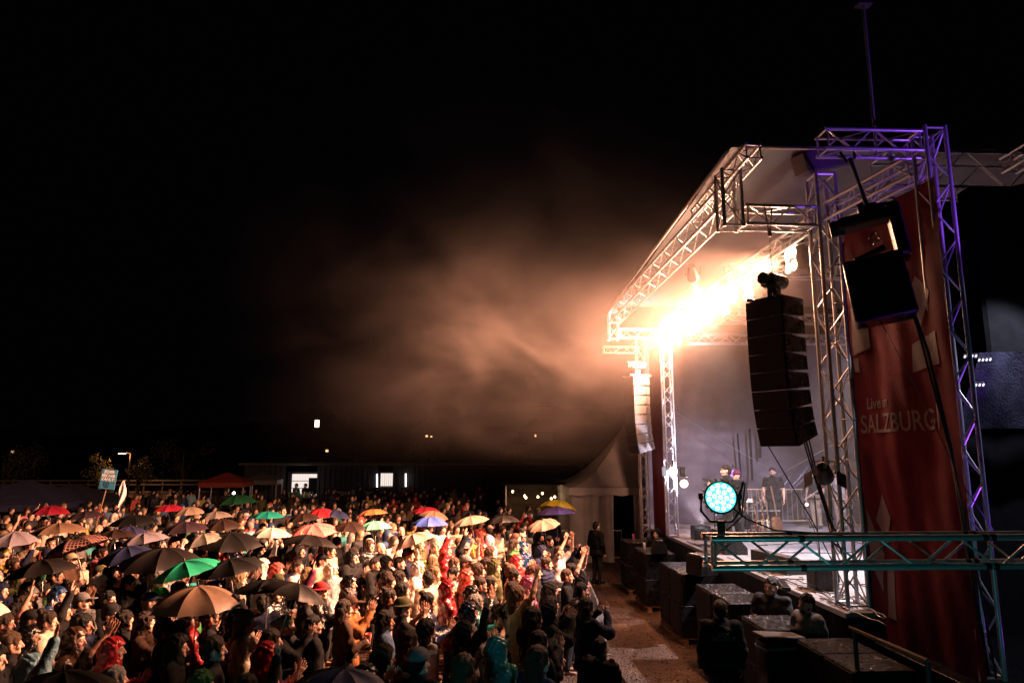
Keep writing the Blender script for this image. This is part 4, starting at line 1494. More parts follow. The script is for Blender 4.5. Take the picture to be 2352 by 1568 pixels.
class Field:
    def __init__(s, lo, hi, vox):
        s.lo, s.vox = np.array(lo, np.float32), vox
        s.n = [int(math.ceil((hi[i] - lo[i]) / vox)) + 1 for i in range(3)]
        s.D = np.full(s.n, 0.08, np.float32)
        s.ax = [s.lo[i] + vox * np.arange(s.n[i], dtype=np.float32) for i in range(3)]

    def reg(s, lo, hi):
        r = []
        for i in range(3):
            a = max(0, int((lo[i] - s.lo[i]) / s.vox))
            b = min(s.n[i], int((hi[i] - s.lo[i]) / s.vox) + 2)
            if b <= a:
                return None
            r.append(slice(a, b))
        return tuple(r)

    def grid(s, r):
        return s.ax[0][r[0]][:, None, None], s.ax[1][r[1]][None, :, None], s.ax[2][r[2]][None, None, :]

    def put(s, r, d, k, op):
        a = s.D[r]
        if op == 'add':
            h = np.clip(0.5 + 0.5 * (a - d) / k, 0, 1)
            s.D[r] = a + (d - a) * h - k * h * (1 - h)
        else:
            d = -d
            h = np.clip(0.5 - 0.5 * (a - d) / k, 0, 1)
            s.D[r] = a + (d - a) * h + k * h * (1 - h)

    def cap(s, a, b, ra, rb=None, k=0.02, op='add', flat=None):
        rb = ra if rb is None else rb
        a, b = np.array(a, np.float32), np.array(b, np.float32)
        m = max(ra, rb) + k + 3 * s.vox
        r = s.reg(np.minimum(a, b) - m, np.maximum(a, b) + m)
        if r is None:
            return
        X, Y, Z = s.grid(r)
        d = b - a
        L2 = float(d @ d) + 1e-9
        t = np.clip(((X - a[0]) * d[0] + (Y - a[1]) * d[1] + (Z - a[2]) * d[2]) / L2, 0, 1)
        q = np.sqrt((X - a[0] - t * d[0]) ** 2 + (Y - a[1] - t * d[1]) ** 2 + (Z - a[2] - t * d[2]) ** 2) - (ra + (rb - ra) * t)
        s.put(r, q, k, op)

    def ell(s, c, rad, k=0.02, op='add'):
        m = max(rad) + k + 3 * s.vox
        r = s.reg([c[i] - m for i in range(3)], [c[i] + m for i in range(3)])
        if r is None:
            return
        X, Y, Z = s.grid(r)
        X, Y, Z = (X - c[0]), (Y - c[1]), (Z - c[2])
        k0 = np.sqrt((X / rad[0]) ** 2 + (Y / rad[1]) ** 2 + (Z / rad[2]) ** 2)
        k1 = np.sqrt((X / rad[0] ** 2) ** 2 + (Y / rad[1] ** 2) ** 2 + (Z / rad[2] ** 2) ** 2) + 1e-6
        s.put(r, k0 * (k0 - 1) / k1, k, op)

    def below(s, z):
        """remove everything below z"""
        s.D = np.maximum(s.D, (z - s.ax[2])[None, None, :])

    def above(s, z):
        s.D = np.maximum(s.D, (s.ax[2] - z)[None, None, :])

    def wrinkle(s, amp, f, seed, zst=1.0):
        X, Y, Z = s.grid((slice(None),) * 3)
        rn = np.random.RandomState(seed)
        w = 0
        for i in range(4):
            q = rn.normal(size=3) * f
            w = w + np.sin(q[0] * X + q[1] * Y + q[2] * Z * zst + rn.uniform(0, 6) + 1.2 * np.sin(q[1] * 0.6 * Z + q[2] * 0.5 * X))
        s.D = s.D + (amp * w).astype(np.float32)

    def curls(s, amp, f):
        X, Y, Z = s.grid((slice(None),) * 3)
        a, b, c = X + 0.012 * np.sin(60 * Z), Y + 0.012 * np.sin(55 * X), Z + 0.014 * np.sin(50 * Y + 40 * X)
        s.D = s.D + (amp * np.sin(f * a) * np.sin(f * b + 1) * np.sin(f * 0.8 * c)).astype(np.float32)

    def mesh(s, name, m, tone=None):
        g = openvdb.FloatGrid(0.08)
        g.copyFromArray(s.D)
        g.transform = openvdb.createLinearTransform(voxelSize=s.vox)
        P, Q = g.convertToQuads(0.0)
        P = np.asarray(P, np.float32) + s.lo
        Q = np.asarray(Q, np.int32)[:, ::-1]
        me = bpy.data.meshes.new(name)
        me.vertices.add(len(P))
        me.vertices.foreach_set('co', P.ravel())
        me.loops.add(Q.size)
        me.loops.foreach_set('vertex_index', np.ascontiguousarray(Q).ravel())
        me.polygons.add(len(Q))
        me.polygons.foreach_set('loop_start', np.arange(0, Q.size, 4, dtype=np.int32))
        me.polygons.foreach_set('loop_total', np.full(len(Q), 4, np.int32))
        me.polygons.foreach_set('use_smooth', np.ones(len(Q), bool))
        me.update(calc_edges=True)
        me.validate()
        me.materials.append(m)
        if tone is not None:
            c = tone(P)
            at = me.attributes.new('tone', 'FLOAT_COLOR', 'POINT')
            at.data.foreach_set('color', np.ascontiguousarray(c, np.float32).ravel())
        return me


V = np.array


def nrm(a):
    a = np.array(a, float)
    return a / np.linalg.norm(a)


def hand(f, side, w, d, n, curl=0.25, spread=0.25):
    """palm, four fingers and thumb; w wrist, d finger direction, n palm normal, side +1 right hand"""
    w, d, n = V(w, float), nrm(d), nrm(n)
    n = nrm(n - d * (n @ d))
    u = np.cross(d, n) * side                         # towards the thumb
    for o in (-0.024, -0.008, 0.008, 0.024):
        f.cap(w + u * o * 0.75, w + d * 0.088 + u * o * 1.15, 0.014, 0.0125, 0.012)
    ln = [0.062, 0.077, 0.083, 0.074]
    for i, o in enumerate((-0.0345, -0.0115, 0.0115, 0.0345)):
        b = w + d * (0.088 - 0.006 * abs(i - 2)) + u * o
        dd = nrm(d + u * o * spread * 12)
        L = ln[i]
        p = b
        a = curl * 0.6
        for sgm, q in ((0.42, 1.0), (0.32, 0.92), (0.26, 0.82)):
            dr = dd * math.cos(a) + n * math.sin(a)
            p2 = p + dr * L * sgm
            f.cap(p, p2, 0.0098 * q, 0.0092 * q, 0.004)
            p = p2
            a += curl
    b = w + d * 0.025 + u * 0.028 + n * 0.006
    p = b + nrm(d * 0.6 + u * 0.75 + n * 0.25) * 0.045
    f.cap(b, p, 0.0135, 0.011, 0.01)
    f.cap(p, p + nrm(d * 0.85 + u * (0.45 - curl * 0.5) + n * (0.15 + curl * 0.5)) * 0.034, 0.0108, 0.0088, 0.004)


SH = {1: V([0.185, -0.015, 1.425]), -1: V([-0.185, -0.015, 1.425])}
# per pose and side: elbow, wrist, finger direction, palm normal, curl, spread (for the right side; left is mirrored unless given)
DOWN = ((0.25, -0.03, 1.13), (0.25, 0.06, 0.88), (0.0, 0.2, -1), (-1, 0.1, 0), 0.35, 0.1)
POSE = {
    'idle': (DOWN, None),
    'clap': (((0.27, 0.08, 1.14), (0.075, 0.30, 1.24), (-0.12, 0.55, 0.8), (-1, -0.1, 0.1), 0.12, 0.35), None),
    'clap_high': (((0.29, 0.17, 1.30), (0.075, 0.30, 1.52), (-0.1, 0.25, 1), (-1, -0.05, 0), 0.10, 0.35), None),
    'arms_up': (((0.29, 0.15, 1.66), (0.16, 0.24, 1.92), (-0.25, 0.1, 1), (-1, 0.2, 0), 0.12, 0.4), None),
    'one_up': (((0.30, 0.12, 1.65), (0.24, 0.20, 1.92), (0, 0.1, 1), (-0.3, 1, 0), 0.12, 0.4), DOWN),
    'hold': (((0.25, 0.05, 1.14), (0.13, 0.27, 1.24), (-0.6, 0.7, 0.2), (-0.75, -0.6, 0.0), 0.95, 0.0), DOWN),
    'cup': (((0.24, 0.04, 1.13), (0.14, 0.27, 1.17), (-0.45, 0.85, 0.15), (-0.9, -0.4, 0.0), 0.6, 0.05),
            ((0.25, 0.06, 1.12), (0.05, 0.28, 1.10), (-0.6, 0.6, 0.2), (-0.7, -0.5, 0.4), 0.4, 0.05)),
    'phone': (((0.26, 0.14, 1.24), (0.075, 0.36, 1.47), (-0.25, 0.35, 0.9), (-0.9, 0.1, -0.1), 0.55, 0.05), None),
}


def arm_side(pose, s):
    a, b = POSE[pose]
    q = a if (s == 1 or b is None) else b
    e, w, d, n, c, sp = q
    m = V([s, 1, 1], float)
    return V(e, float) * m, V(w, float) * m, V(d, float) * m, V(n, float) * m, c, sp


def body_mesh(pose, vox=0.0075):
    up = pose in ('arms_up', 'one_up')
    f = Field((-0.42, -0.24, -0.02), (0.42, 0.56, 2.14 if up else 1.79), vox)
    # trunk and legs (thin, under the clothes)
    f.ell((0, -0.005, 1.22), (0.15, 0.10, 0.26), 0.04)
    f.ell((0, 0, 0.95), (0.15, 0.10, 0.14), 0.04)
    f.cap((-0.14, -0.015, 1.41), (0.14, -0.015, 1.41), 0.05, 0.05, 0.05)
    for s in (1, -1):
        f.cap((0.085 * s, 0, 0.9), (0.095 * s, 0.015, 0.5), 0.065, 0.045, 0.03)
        f.cap((0.095 * s, 0.015, 0.5), (0.1 * s, -0.02, 0.08), 0.042, 0.03, 0.02)
        f.cap((0.1 * s, -0.03, 0.035), (0.12 * s, 0.13, 0.03), 0.03, 0.026, 0.02)
        e, w, d, n, c, sp = arm_side(pose, s)
        f.cap(SH[s], e, 0.047, 0.037, 0.03)
        f.cap(e, e + (w - e) * 0.3, 0.037, 0.04, 0.02)
        f.cap(e + (w - e) * 0.3, w, 0.039, 0.025, 0.02)
        hand(f, s, w, d, n, c, sp)
    # neck and head
    f.cap((0, -0.025, 1.40), (0, 0.0, 1.56), 0.058, 0.052, 0.04)
    f.ell((0, -0.012, 1.652), (0.077, 0.097, 0.096), 0.02)
    f.ell((0, 0.022, 1.600), (0.062, 0.075, 0.085), 0.03)
    f.cap((-0.018, 0.068, 1.535), (0.018, 0.068, 1.535), 0.024, 0.024, 0.03)
    f.cap((-0.05, 0.01, 1.555), (-0.012, 0.07, 1.532), 0.018, 0.018, 0.025)
    f.cap((0.05, 0.01, 1.555), (0.012, 0.07, 1.532), 0.018, 0.018, 0.025)
    f.cap((-0.04, 0.076, 1.640), (0.04, 0.076, 1.640), 0.011, 0.011, 0.015)
    for s in (1, -1):
        f.ell((0.033 * s, 0.100, 1.618), (0.017, 0.014, 0.011), 0.008, 'sub')
        f.ell((0.033 * s, 0.082, 1.618), (0.013, 0.012, 0.011), 0.004)
        f.ell((0.047 * s, 0.07, 1.585), (0.02, 0.02, 0.02), 0.02)
        f.ell((0.077 * s, -0.008, 1.607), (0.011, 0.022, 0.034), 0.006)
    f.cap((0, 0.092, 1.630), (0, 0.118, 1.585), 0.010, 0.0135, 0.010)
    f.cap((-0.012, 0.102, 1.580), (0.012, 0.102, 1.580), 0.008, 0.008, 0.006)
    f.cap((-0.018, 0.087, 1.556), (0.018, 0.087, 1.556), 0.0075, 0.0075, 0.006)
    f.cap((-0.015, 0.085, 1.545), (0.015, 0.085, 1.545), 0.008, 0.008, 0.006)
    f.ell((0, 0.103, 1.5505), (0.02, 0.010, 0.002), 0.004, 'sub')

    def tone(P):
        x, y, z = P[:, 0], P[:, 1], P[:, 2]
        c = np.ones((len(P), 4), np.float32)

        def mul(w, col):
            for i in range(3):
                c[:, i] *= 1 - w * (1 - col[i])
        g = lambda cx, cy, cz, rx, ry, rz: np.exp(-(((np.abs(x) - cx) / rx) ** 2 + ((y - cy) / ry) ** 2 + ((z - cz) / rz) ** 2))
        mul(g(0, 0.095, 1.5505, 0.022, 0.02, 0.009), (0.8, 0.42, 0.42))
        mul(np.clip(1.6 * g(0.033, 0.092, 1.618, 0.012, 0.02, 0.006), 0, 1), (0.12, 0.10, 0.10))
        mul(np.clip(1.3 * g(0.035, 0.088, 1.641, 0.02, 0.025, 0.005), 0, 1), (0.28, 0.22, 0.2))
        mul(0.5 * g(0.048, 0.075, 1.585, 0.02, 0.03, 0.02), (1, 0.72, 0.68))
        return c
    return f.mesh('body', M['skin'], tone)


def jacket_mesh(pose, kind, vox=0.0115):
    up = pose in ('arms_up', 'one_up')
    f = Field((-0.48, -0.30, 0.55), (0.48, 0.46, 2.0 if up else 1.66), vox)
    k = 0.05
    bulk = {'tee': 0.0, 'jacket': 0.02, 'raincoat': 0.03, 'puffer': 0.04, 'hoodie': 0.022}[kind]
    f.ell((0, 0.0, 1.24), (0.172 + bulk, 0.122 + bulk, 0.26), k)
    f.cap((-0.135, -0.018, 1.405), (0.135, -0.018, 1.405), 0.068 + bulk * 0.6, None, k)
    f.cap((-0.08, 0.0, 1.05), (0.08, 0, 1.05), 0.118 + bulk, None, k)
    f.cap((-0.085, 0.0, 0.85), (0.085, 0, 0.85), 0.122 + bulk * 1.2, None, k)
    f.cap((0, -0.02, 1.44), (0, -0.008, 1.485), 0.078, 0.074, 0.03)
    for s in (1, -1):
        e, w, d, n, c, sp = arm_side(pose, s)
        b = bulk * 0.8
        if kind == 'tee':
            f.cap(SH[s], SH[s] + (e - SH[s]) * 0.62, 0.064, 0.060, 0.03)
        else:
            f.cap(SH[s], e, 0.064 + b, 0.052 + b, 0.035)
            f.cap(e, w - (w - e) * 0.03, 0.052 + b, 0.037 + b * 0.6, 0.03)
    f.wrinkle(0.0022 if kind == 'tee' else 0.0036, 20, 5)
    f.wrinkle(0.0012 if kind == 'tee' else 0.0019, 46, 15, 0.6)
    if kind == 'puffer':
        Z = f.ax[2]
        f.D = f.D + (0.008 * np.cos(Z * 2 * math.pi / 0.075))[None, None, :].astype(np.float32)
    if kind == 'hoodie':                             # hood lying on the back
        f.cap((-0.09, -0.11, 1.44), (0.09, -0.11, 1.44), 0.055, None, 0.03)
        f.cap((-0.05, -0.14, 1.39), (0.05, -0.14, 1.39), 0.05, None, 0.03)
    f.below({'tee': 0.84, 'raincoat': 0.62}.get(kind, 0.78))
    return f.mesh('jacket', M['rainwear'] if kind == 'raincoat' else M['fabric'])


def poncho_mesh(m, vox=0.014):
    f = Field((-0.55, -0.42, 0.55), (0.55, 0.52, 1.62), vox)
    f.cap((-0.17, 0.0, 1.39), (0.17, 0.0, 1.39), 0.10, None, 0.06)
    for s in (1, -1):
        f.cap((0.17 * s, 0.02, 1.38), (0.27 * s, 0.10, 0.85), 0.10, 0.16, 0.08)
    f.cap((0, 0.02, 1.3), (0, 0.04, 0.75), 0.17, 0.27, 0.08)
    f.cap((0, -0.02, 1.42), (0, -0.01, 1.49), 0.085, 0.08, 0.04)
    f.wrinkle(0.0055, 17, 8, 0.3)
    f.wrinkle(0.0026, 44, 18, 0.5)
    f.below(0.64)
    return f.mesh('poncho', m)


def trousers_mesh(vox=0.018):
    f = Field((-0.28, -0.22, -0.02), (0.28, 0.24, 1.06), vox)
    f.cap((-0.075, 0, 0.93), (0.075, 0, 0.93), 0.125, None, 0.05)
    for s in (1, -1):
        f.cap((0.088 * s, 0, 0.9), (0.095 * s, 0.015, 0.5), 0.098, 0.072, 0.04)
        f.cap((0.095 * s, 0.015, 0.5), (0.1 * s, -0.02, 0.1), 0.072, 0.06, 0.03)
    f.wrinkle(0.003, 20, 3)
    f.below(0.055)
    return f.mesh('trousers', M['trousers'])


def shoes_mesh(vox=0.014):
    f = Field((-0.22, -0.14, -0.03), (0.22, 0.26, 0.16), vox)
    for s in (1, -1):
        f.cap((0.1 * s, -0.04, 0.045), (0.125 * s, 0.16, 0.04), 0.048, 0.042, 0.02)
        f.cap((0.1 * s, -0.03, 0.05), (0.1 * s, -0.02, 0.11), 0.048, 0.045, 0.02)
    f.below(0.0)
    return f.mesh('shoes', M['rubber'])


def head_piece(kind, vox=0.009):
    f = Field((-0.24, -0.32, 1.10), (0.24, 0.30, 1.86), vox)
    fabric, nm, m = True, 'hood', M['fabric']
    if kind in ('short', 'curly', 'long', 'ponytail', 'bun', 'bob', 'wet', 'cropped'):
        nm, m = 'hair', M['hair']
        t = {'cropped': 0.007, 'short': 0.013, 'wet': 0.008}.get(kind, 0.014)
        f.ell((0, -0.016, 1.655), (0.079 + t, 0.100 + t, 0.097 + t), 0.01)
        f.cap((0, -0.06, 1.60), (0, -0.055, 1.545), 0.058 + t, 0.05, 0.03)
        if kind == 'curly':
            f.ell((0, -0.03, 1.65), (0.11, 0.115, 0.115), 0.02)
            f.cap((0, -0.06, 1.6), (0, -0.06, 1.45), 0.10, 0.11, 0.03)
        if kind in ('long', 'bob'):
            zb = 1.22 if kind == 'long' else 1.46
            for s in (-1, 0, 1):
                f.cap((0.05 * s, -0.055, 1.62), (0.075 * s, -0.085 - 0.03 * (s == 0), zb), 0.062, 0.05, 0.03)
        if kind == 'ponytail':
            f.cap((0, -0.115, 1.69), (0, -0.165, 1.66), 0.03, 0.035, 0.015)
            f.cap((0, -0.165, 1.66), (0, -0.17, 1.40), 0.036, 0.018, 0.015)
        if kind == 'bun':
            f.ell((0, -0.09, 1.755), (0.05, 0.05, 0.045), 0.012)
        # face opening
        f.ell((0, 0.135, 1.585), (0.082, 0.098, 0.098), 0.012, 'sub')
        for s in (1, -1):
            if kind in ('short', 'ponytail', 'bun', 'cropped', 'wet'):
                f.ell((0.095 * s, 0.02, 1.585), (0.03, 0.055, 0.06), 0.012, 'sub')
        f.wrinkle(0.0026, 70, 2, 0.4)
        if kind == 'curly':
            f.curls(0.010, 85)
        else:
            f.curls(0.0035, 150)
        f.below({'curly': 1.36, 'long': 1.2, 'bob': 1.43, 'ponytail': 1.38}.get(kind, 1.535))
    elif kind in ('hood', 'rainhood'):
        m = M['rainwear'] if kind == 'rainhood' else M['fabric']
        f.ell((0, -0.012, 1.635), (0.115, 0.135, 0.135), 0.02)
        f.cap((0, -0.07, 1.64), (0, -0.10, 1.62), 0.09, 0.06, 0.04)
        f.cap((0, -0.045, 1.58), (0, -0.05, 1.42), 0.105, 0.115, 0.05)
        f.cap((-0.06, 0.03, 1.47), (0.06, 0.03, 1.47), 0.062, None, 0.04)
        f.ell((0, 0.165, 1.596), (0.15, 0.128, 0.102), 0.012, 'sub')
        f.wrinkle(0.0044, 26, 12 if kind == 'hood' else 31)
        f.wrinkle(0.0026, 60, 3, 0.5)
        if kind == 'rainhood':
            f.cap((-0.055, 0.075, 1.70), (0.055, 0.075, 1.70), 0.012, None, 0.02)
        f.below(1.36)
    elif kind == 'cap':
        nm = 'cap'
        f.ell((0, -0.012, 1.672), (0.094, 0.114, 0.094), 0.01)
        f.below(1.655)
        f.ell((0, 0.135, 1.672), (0.078, 0.085, 0.010), 0.012)
        f.below(1.655)
    elif kind == 'beanie':
        nm = 'beanie'
        f.ell((0, -0.014, 1.665), (0.096, 0.116, 0.112), 0.01)
        f.ell((0, 0.15, 1.58), (0.1, 0.09, 0.09), 0.01, 'sub')
        f.wrinkle(0.0025, 40, 9)
        f.below(1.615)
    elif kind == 'hat':
        nm = 'hat'
        f.ell((0, -0.01, 1.69), (0.093, 0.112, 0.10), 0.01)
        f.above(1.77)
        f.ell((0, 0.0, 1.672), (0.155, 0.175, 0.012), 0.015)
        f.below(1.655)
    return f.mesh(nm, m)


def beard_mesh(vox=0.0075):
    f = Field((-0.12, -0.06, 1.44), (0.12, 0.16, 1.66), vox)
    f.cap((-0.058, 0.015, 1.565), (-0.015, 0.078, 1.528), 0.020, 0.024, 0.02)
    f.cap((0.058, 0.015, 1.565), (0.015, 0.078, 1.528), 0.020, 0.024, 0.02)
    f.cap((-0.018, 0.078, 1.522), (0.018, 0.078, 1.522), 0.024, 0.024, 0.02)
    f.cap((-0.024, 0.092, 1.566), (0.024, 0.092, 1.566), 0.008, 0.008, 0.006)
    f.ell((0, 0.105, 1.551), (0.02, 0.016, 0.007), 0.004, 'sub')
    f.wrinkle(0.002, 110, 4)
    return f.mesh('beard', M['hair'])


def backpack_mesh(vox=0.014):
    f = Field((-0.28, -0.42, 0.9), (0.28, 0.2, 1.56), vox)
    f.ell((0, -0.245, 1.2), (0.15, 0.10, 0.23), 0.03)
    f.ell((0, -0.33, 1.13), (0.11, 0.05, 0.12), 0.02)
    for s in (1, -1):
        for p, q in (((0.12 * s, -0.2, 1.38), (0.125 * s, -0.06, 1.50)), ((0.125 * s, -0.06, 1.50), (0.13 * s, 0.09, 1.44)), ((0.13 * s, 0.09, 1.44), (0.14 * s, 0.14, 1.2))):
            f.cap(p, q, 0.024, 0.022, 0.01)
    f.wrinkle(0.003, 26, 6)
    return f.mesh('backpack', M['rainwear'])


def glasses_mesh():
    if 'glasses' not in CACHE:
        g_ = MB()
        for s in (-1, 1):
            pts = [Vector((0.034 * s + 0.023 * math.cos(a), 0.108, 1.618 + 0.018 * math.sin(a))) for a in [q * math.pi / 5 for q in range(11)]]
            g_.path(pts, 0.0025, 4)
            g_.tube((0.057 * s, 0.105, 1.622), (0.08 * s, 0.0, 1.622), 0.0025, n=5)
        g_.tube((-0.011, 0.11, 1.62), (0.011, 0.11, 1.62), 0.0025, n=5)
        CACHE['glasses'] = g_.mesh('glasses', M['rubber'])
    return CACHE['glasses']


CACHE = {}


def get(kind, *a):
    key = (kind,) + a
    if key not in CACHE:
        CACHE[key] = {'body': body_mesh, 'jacket': jacket_mesh, 'head': head_piece, 'trousers': trousers_mesh, 'beard': beard_mesh,
                      'backpack': backpack_mesh, 'poncho': poncho_mesh, 'shoes': shoes_mesh}[kind](*a)
    return CACHE[key]


SKIN = [(0.56, 0.33, 0.24), (0.60, 0.37, 0.28), (0.50, 0.29, 0.20), (0.62, 0.40, 0.31), (0.42, 0.24, 0.16), (0.20, 0.10, 0.065)]
HAIRC = {'dark brown': (0.013, 0.0075, 0.005), 'black': (0.005, 0.0045, 0.0045), 'brown': (0.032, 0.017, 0.010), 'auburn': (0.06, 0.02, 0.012), 'blond': (0.2, 0.13, 0.06),
         'grey': (0.25, 0.23, 0.22), 'light brown': (0.075, 0.043, 0.024), 'green': (0.03, 0.14, 0.03), 'white': (0.5, 0.47, 0.44)}
CLOTH = {'black': (0.006, 0.006, 0.007), 'charcoal': (0.015, 0.0145, 0.016), 'navy': (0.009, 0.012, 0.035), 'dark blue': (0.01, 0.035, 0.10), 'denim blue': (0.07, 0.12, 0.22), 'grey': (0.14, 0.135, 0.135),
         'white': (0.58, 0.54, 0.51), 'cream': (0.42, 0.35, 0.27), 'beige': (0.38, 0.29, 0.2), 'brown': (0.06, 0.03, 0.018), 'olive': (0.06, 0.06, 0.022), 'green': (0.035, 0.13, 0.04),
         'bright green': (0.03, 0.40, 0.06), 'teal': (0.02, 0.20, 0.20), 'light blue': (0.2, 0.38, 0.48), 'red': (0.33, 0.02, 0.025), 'dark red': (0.20, 0.012, 0.018), 'coral': (0.44, 0.075, 0.06), 'pink': (0.55, 0.16, 0.22),
         'plum': (0.13, 0.02, 0.06), 'yellow': (0.36, 0.28, 0.06), 'orange': (0.26, 0.10, 0.03), 'lilac': (0.4, 0.28, 0.42)}
NPERS = [0]
HERO_KEYS = []
TARGET = Vector((6.5, 12.0, 0))


def facing(x, y):
    d = TARGET - Vector((x, y, 0))
    if y > 13:
        d.y = d.y * 0.85
    return math.atan2(-d.x, d.y)


def person(loc, rz, pose='idle', top=('jacket', 'black'), head='short', hair='dark brown', skin=0, scale=1.0, hcol=None, legs='charcoal', label='', group='people in the crowd', beard=False, pack=None, shoes=False, girth=1.0, poncho=None, glasses=False):
    """one person: the body is the thing itself, clothes and hair are its parts"""
    kind, cname = top
    o = inst('person', get('body', pose), None, None, SKIN[skin])
    o.location = loc
    o.rotation_euler = (0, 0, rz)
    o.scale = (scale * girth, scale * girth, scale)
    tag(o, label, 'person', group)
    c = CLOTH[cname]
    jit = random.uniform(0.85, 1.15)
    c = tuple(min(1, q * jit) for q in c)
    if poncho:
        pm = {'clear': M['clear'], 'rain': M['rainwear']}[poncho]
        inst('poncho', get('poncho', pm), o, None, c)
        if poncho == 'clear':
            inst('jacket', get('jacket', pose, 'jacket'), o, None, CLOTH['charcoal'])
    else:
        inst('shirt' if kind == 'tee' else ('hoodie' if kind == 'hoodie' else 'jacket'), get('jacket', pose, kind), o, None, c)
    inst('trousers', get('trousers'), o, None, CLOTH[legs])
    if shoes:
        inst('shoes', get('shoes'), o)
    if head != 'bald':
        if head in ('hood', 'rainhood'):
            inst('hood', get('head', head), o, None, CLOTH[hcol] if hcol else c)
        elif head in ('cap', 'beanie', 'hat'):
            inst('hair', get('head', 'cropped'), o, None, HAIRC[hair])
            inst(head, get('head', head), o, None, CLOTH[hcol or 'black'])
        else:
            inst('hair', get('head', head), o, None, HAIRC[hair])
    if glasses:
        inst('glasses', glasses_mesh(), o)
    if beard:
        inst('beard', get('beard'), o, None, HAIRC[hair])
    if pack:
        inst('backpack', get('backpack'), o, None, CLOTH[pack])
    NPERS[0] += 1
    return o


LABELS = set()
OCC = []                                            # occupied ground spots


def head_at(px, py, z):
    return at_z(px, py, z)


# ---------------------------------------------------------------- people placed one by one (head top pixel in the 2352 px picture)
def c1(x, y):
    return (x * 0.3593, 1005 + y * 0.3593)


def c2(x, y):
    return (402 + x * 0.3593, 1005 + y * 0.3593)


def c3(x, y):
    return (861.3 + x * 0.3593, 1005 + y * 0.3593)


P_ = []


def hp(c, pose, top, head, hair, label, skin=0, z=1.74, turn=0.0, **kw):
    P_.append((c, pose, top, head, hair, label, skin, z, turn, kw))


hp(c1(40, 1115), 'idle', ('jacket', 'brown'), 'short', 'brown', 'man with short brown beard in a rust brown jacket at the left edge', 1, beard=True)
hp(c1(205, 1092), 'idle', ('jacket', 'brown'), 'cap', 'black', 'person in a black cap and dark brown coat, ear lit, at the left', 2, hcol='black')
hp(c1(315, 1100), 'cup', ('hoodie', 'cream'), 'bun', 'brown', 'woman with a top knot in a pale hooded jacket holding flowers', 3)
hp(c1(200, 955), 'phone', ('hoodie', 'grey'), 'hood', 'brown', 'person in a pale grey hood filming, in front of the olive hood', 0, hcol='grey')
hp(c1(130, 850), 'clap', ('jacket', 'olive'), 'hood', 'brown', 'person in an olive hooded coat below the flat black umbrella', 1, hcol='olive')
hp(c1(290, 848), 'clap_high', ('jacket', 'olive'), 'hood', 'brown', 'person in a green hood with hands cupped at the mouth', 1, hcol='green')
hp(c1(380, 950), 'cup', ('raincoat', 'dark blue'), 'rainhood', 'black', 'person in a dark blue rain hood bent over a black umbrella handle', 2)
hp(c1(530, 985), 'idle', ('jacket', 'charcoal'), 'cap', 'brown', 'long haired person in a grey cap under a clear plastic cape', 1, hcol='grey', poncho='clear')
hp(c1(640, 875), 'clap_high', ('hoodie', 'charcoal'), 'hood', 'brown', 'person in a bright white hood with a hand raised to the face', 0, hcol='white')
hp(c1(830, 875), 'clap', ('jacket', 'black'), 'short', 'black', 'shaded man in black with open collar under the big brown black umbrella', 2)
hp(c1(715, 1055), 'idle', ('jacket', 'black'), 'beanie', 'black', 'person in a grey beanie looking up, behind the dark curly head', 1, hcol='charcoal')
hp(c1(805, 1100), 'idle', ('jacket', 'black'), 'curly', 'dark brown', 'person with dark curly hair seen from behind at the left front', 1)
hp(c1(940, 1110), 'clap_high', ('jacket', 'brown'), 'curly', 'brown', 'woman with curly brown hair pressing her palms together', 3)
hp(c1(1035, 955), 'idle', ('raincoat', 'bright green'), 'rainhood', 'brown', 'person in a bright green rain hood beside the tan umbrella', 0)
hp(c1(735, 1270), 'clap', ('raincoat', 'red'), 'rainhood', 'brown', 'person in a shiny red rain hood near the bottom left', 0)
hp(c1(215, 1378), 'one_up', ('raincoat', 'light blue'), 'rainhood', 'brown', 'person in a light blue rain hood holding up one hand at bottom left', 0)
hp(c1(1150, 1160), 'idle', ('jacket', 'black'), 'short', 'light brown', 'boy with swept light brown hair looking right below the tan umbrella', 3)
hp(c1(1300, 1478), 'idle', ('jacket', 'black'), 'curly', 'green', 'person with curly green hair at the bottom edge', 0)
hp(c1(1235, 1085), 'clap', ('raincoat', 'red'), 'short', 'brown', 'person in a red jacket half hidden under the tan umbrella', 1)
hp(c1(1355, 1075), 'idle', ('jacket', 'black'), 'short', 'brown', 'person with reddish brown hair in black, right of the tan umbrella shaft', 2)
hp(c1(1490, 1060), 'clap', ('raincoat', 'black'), 'bob', 'black', 'person with wet black bob in a shiny black jacket, left of the teal collar', 1)
hp(c1(1680, 1000), 'idle', ('jacket', 'navy'), 'short', 'black', 'young man with dark wet fringe facing us in a navy jacket', 0, turn=2.0)
hp(c1(1535, 860), 'idle', ('tee', 'cream'), 'curly', 'blond', 'person with curly blond hair in a pale pink top', 3)
hp(c2(590, 1300), 'clap', ('raincoat', 'red'), 'rainhood', 'brown', 'person in a crumpled red jacket clapping by the blue white hand', 1)
hp(c2(470, 1500), 'one_up', ('jacket', 'charcoal'), 'short', 'dark brown', 'person raising a bluish open hand at the bottom edge', 0, z=1.62)
hp(c2(715, 1132), 'clap_high', ('jacket', 'black'), 'ponytail', 'blond', 'woman with long blond ponytail in black, palms together', 3)
hp(c2(885, 1122), 'idle', ('jacket', 'black'), 'cropped', 'black', 'stocky man with receding dark hair in black turned right', 1, girth=1.08)
hp(c2(1085, 1028), 'cup', ('jacket', 'brown'), 'long', 'brown', 'woman with long brown hair in a brown leather jacket holding a pink cup', 3)
hp(c2(1125, 1005), 'clap_high', ('jacket', 'orange'), 'cap', 'brown', 'person in a cap and rust coloured jacket with one arm up', 1, hcol='brown')
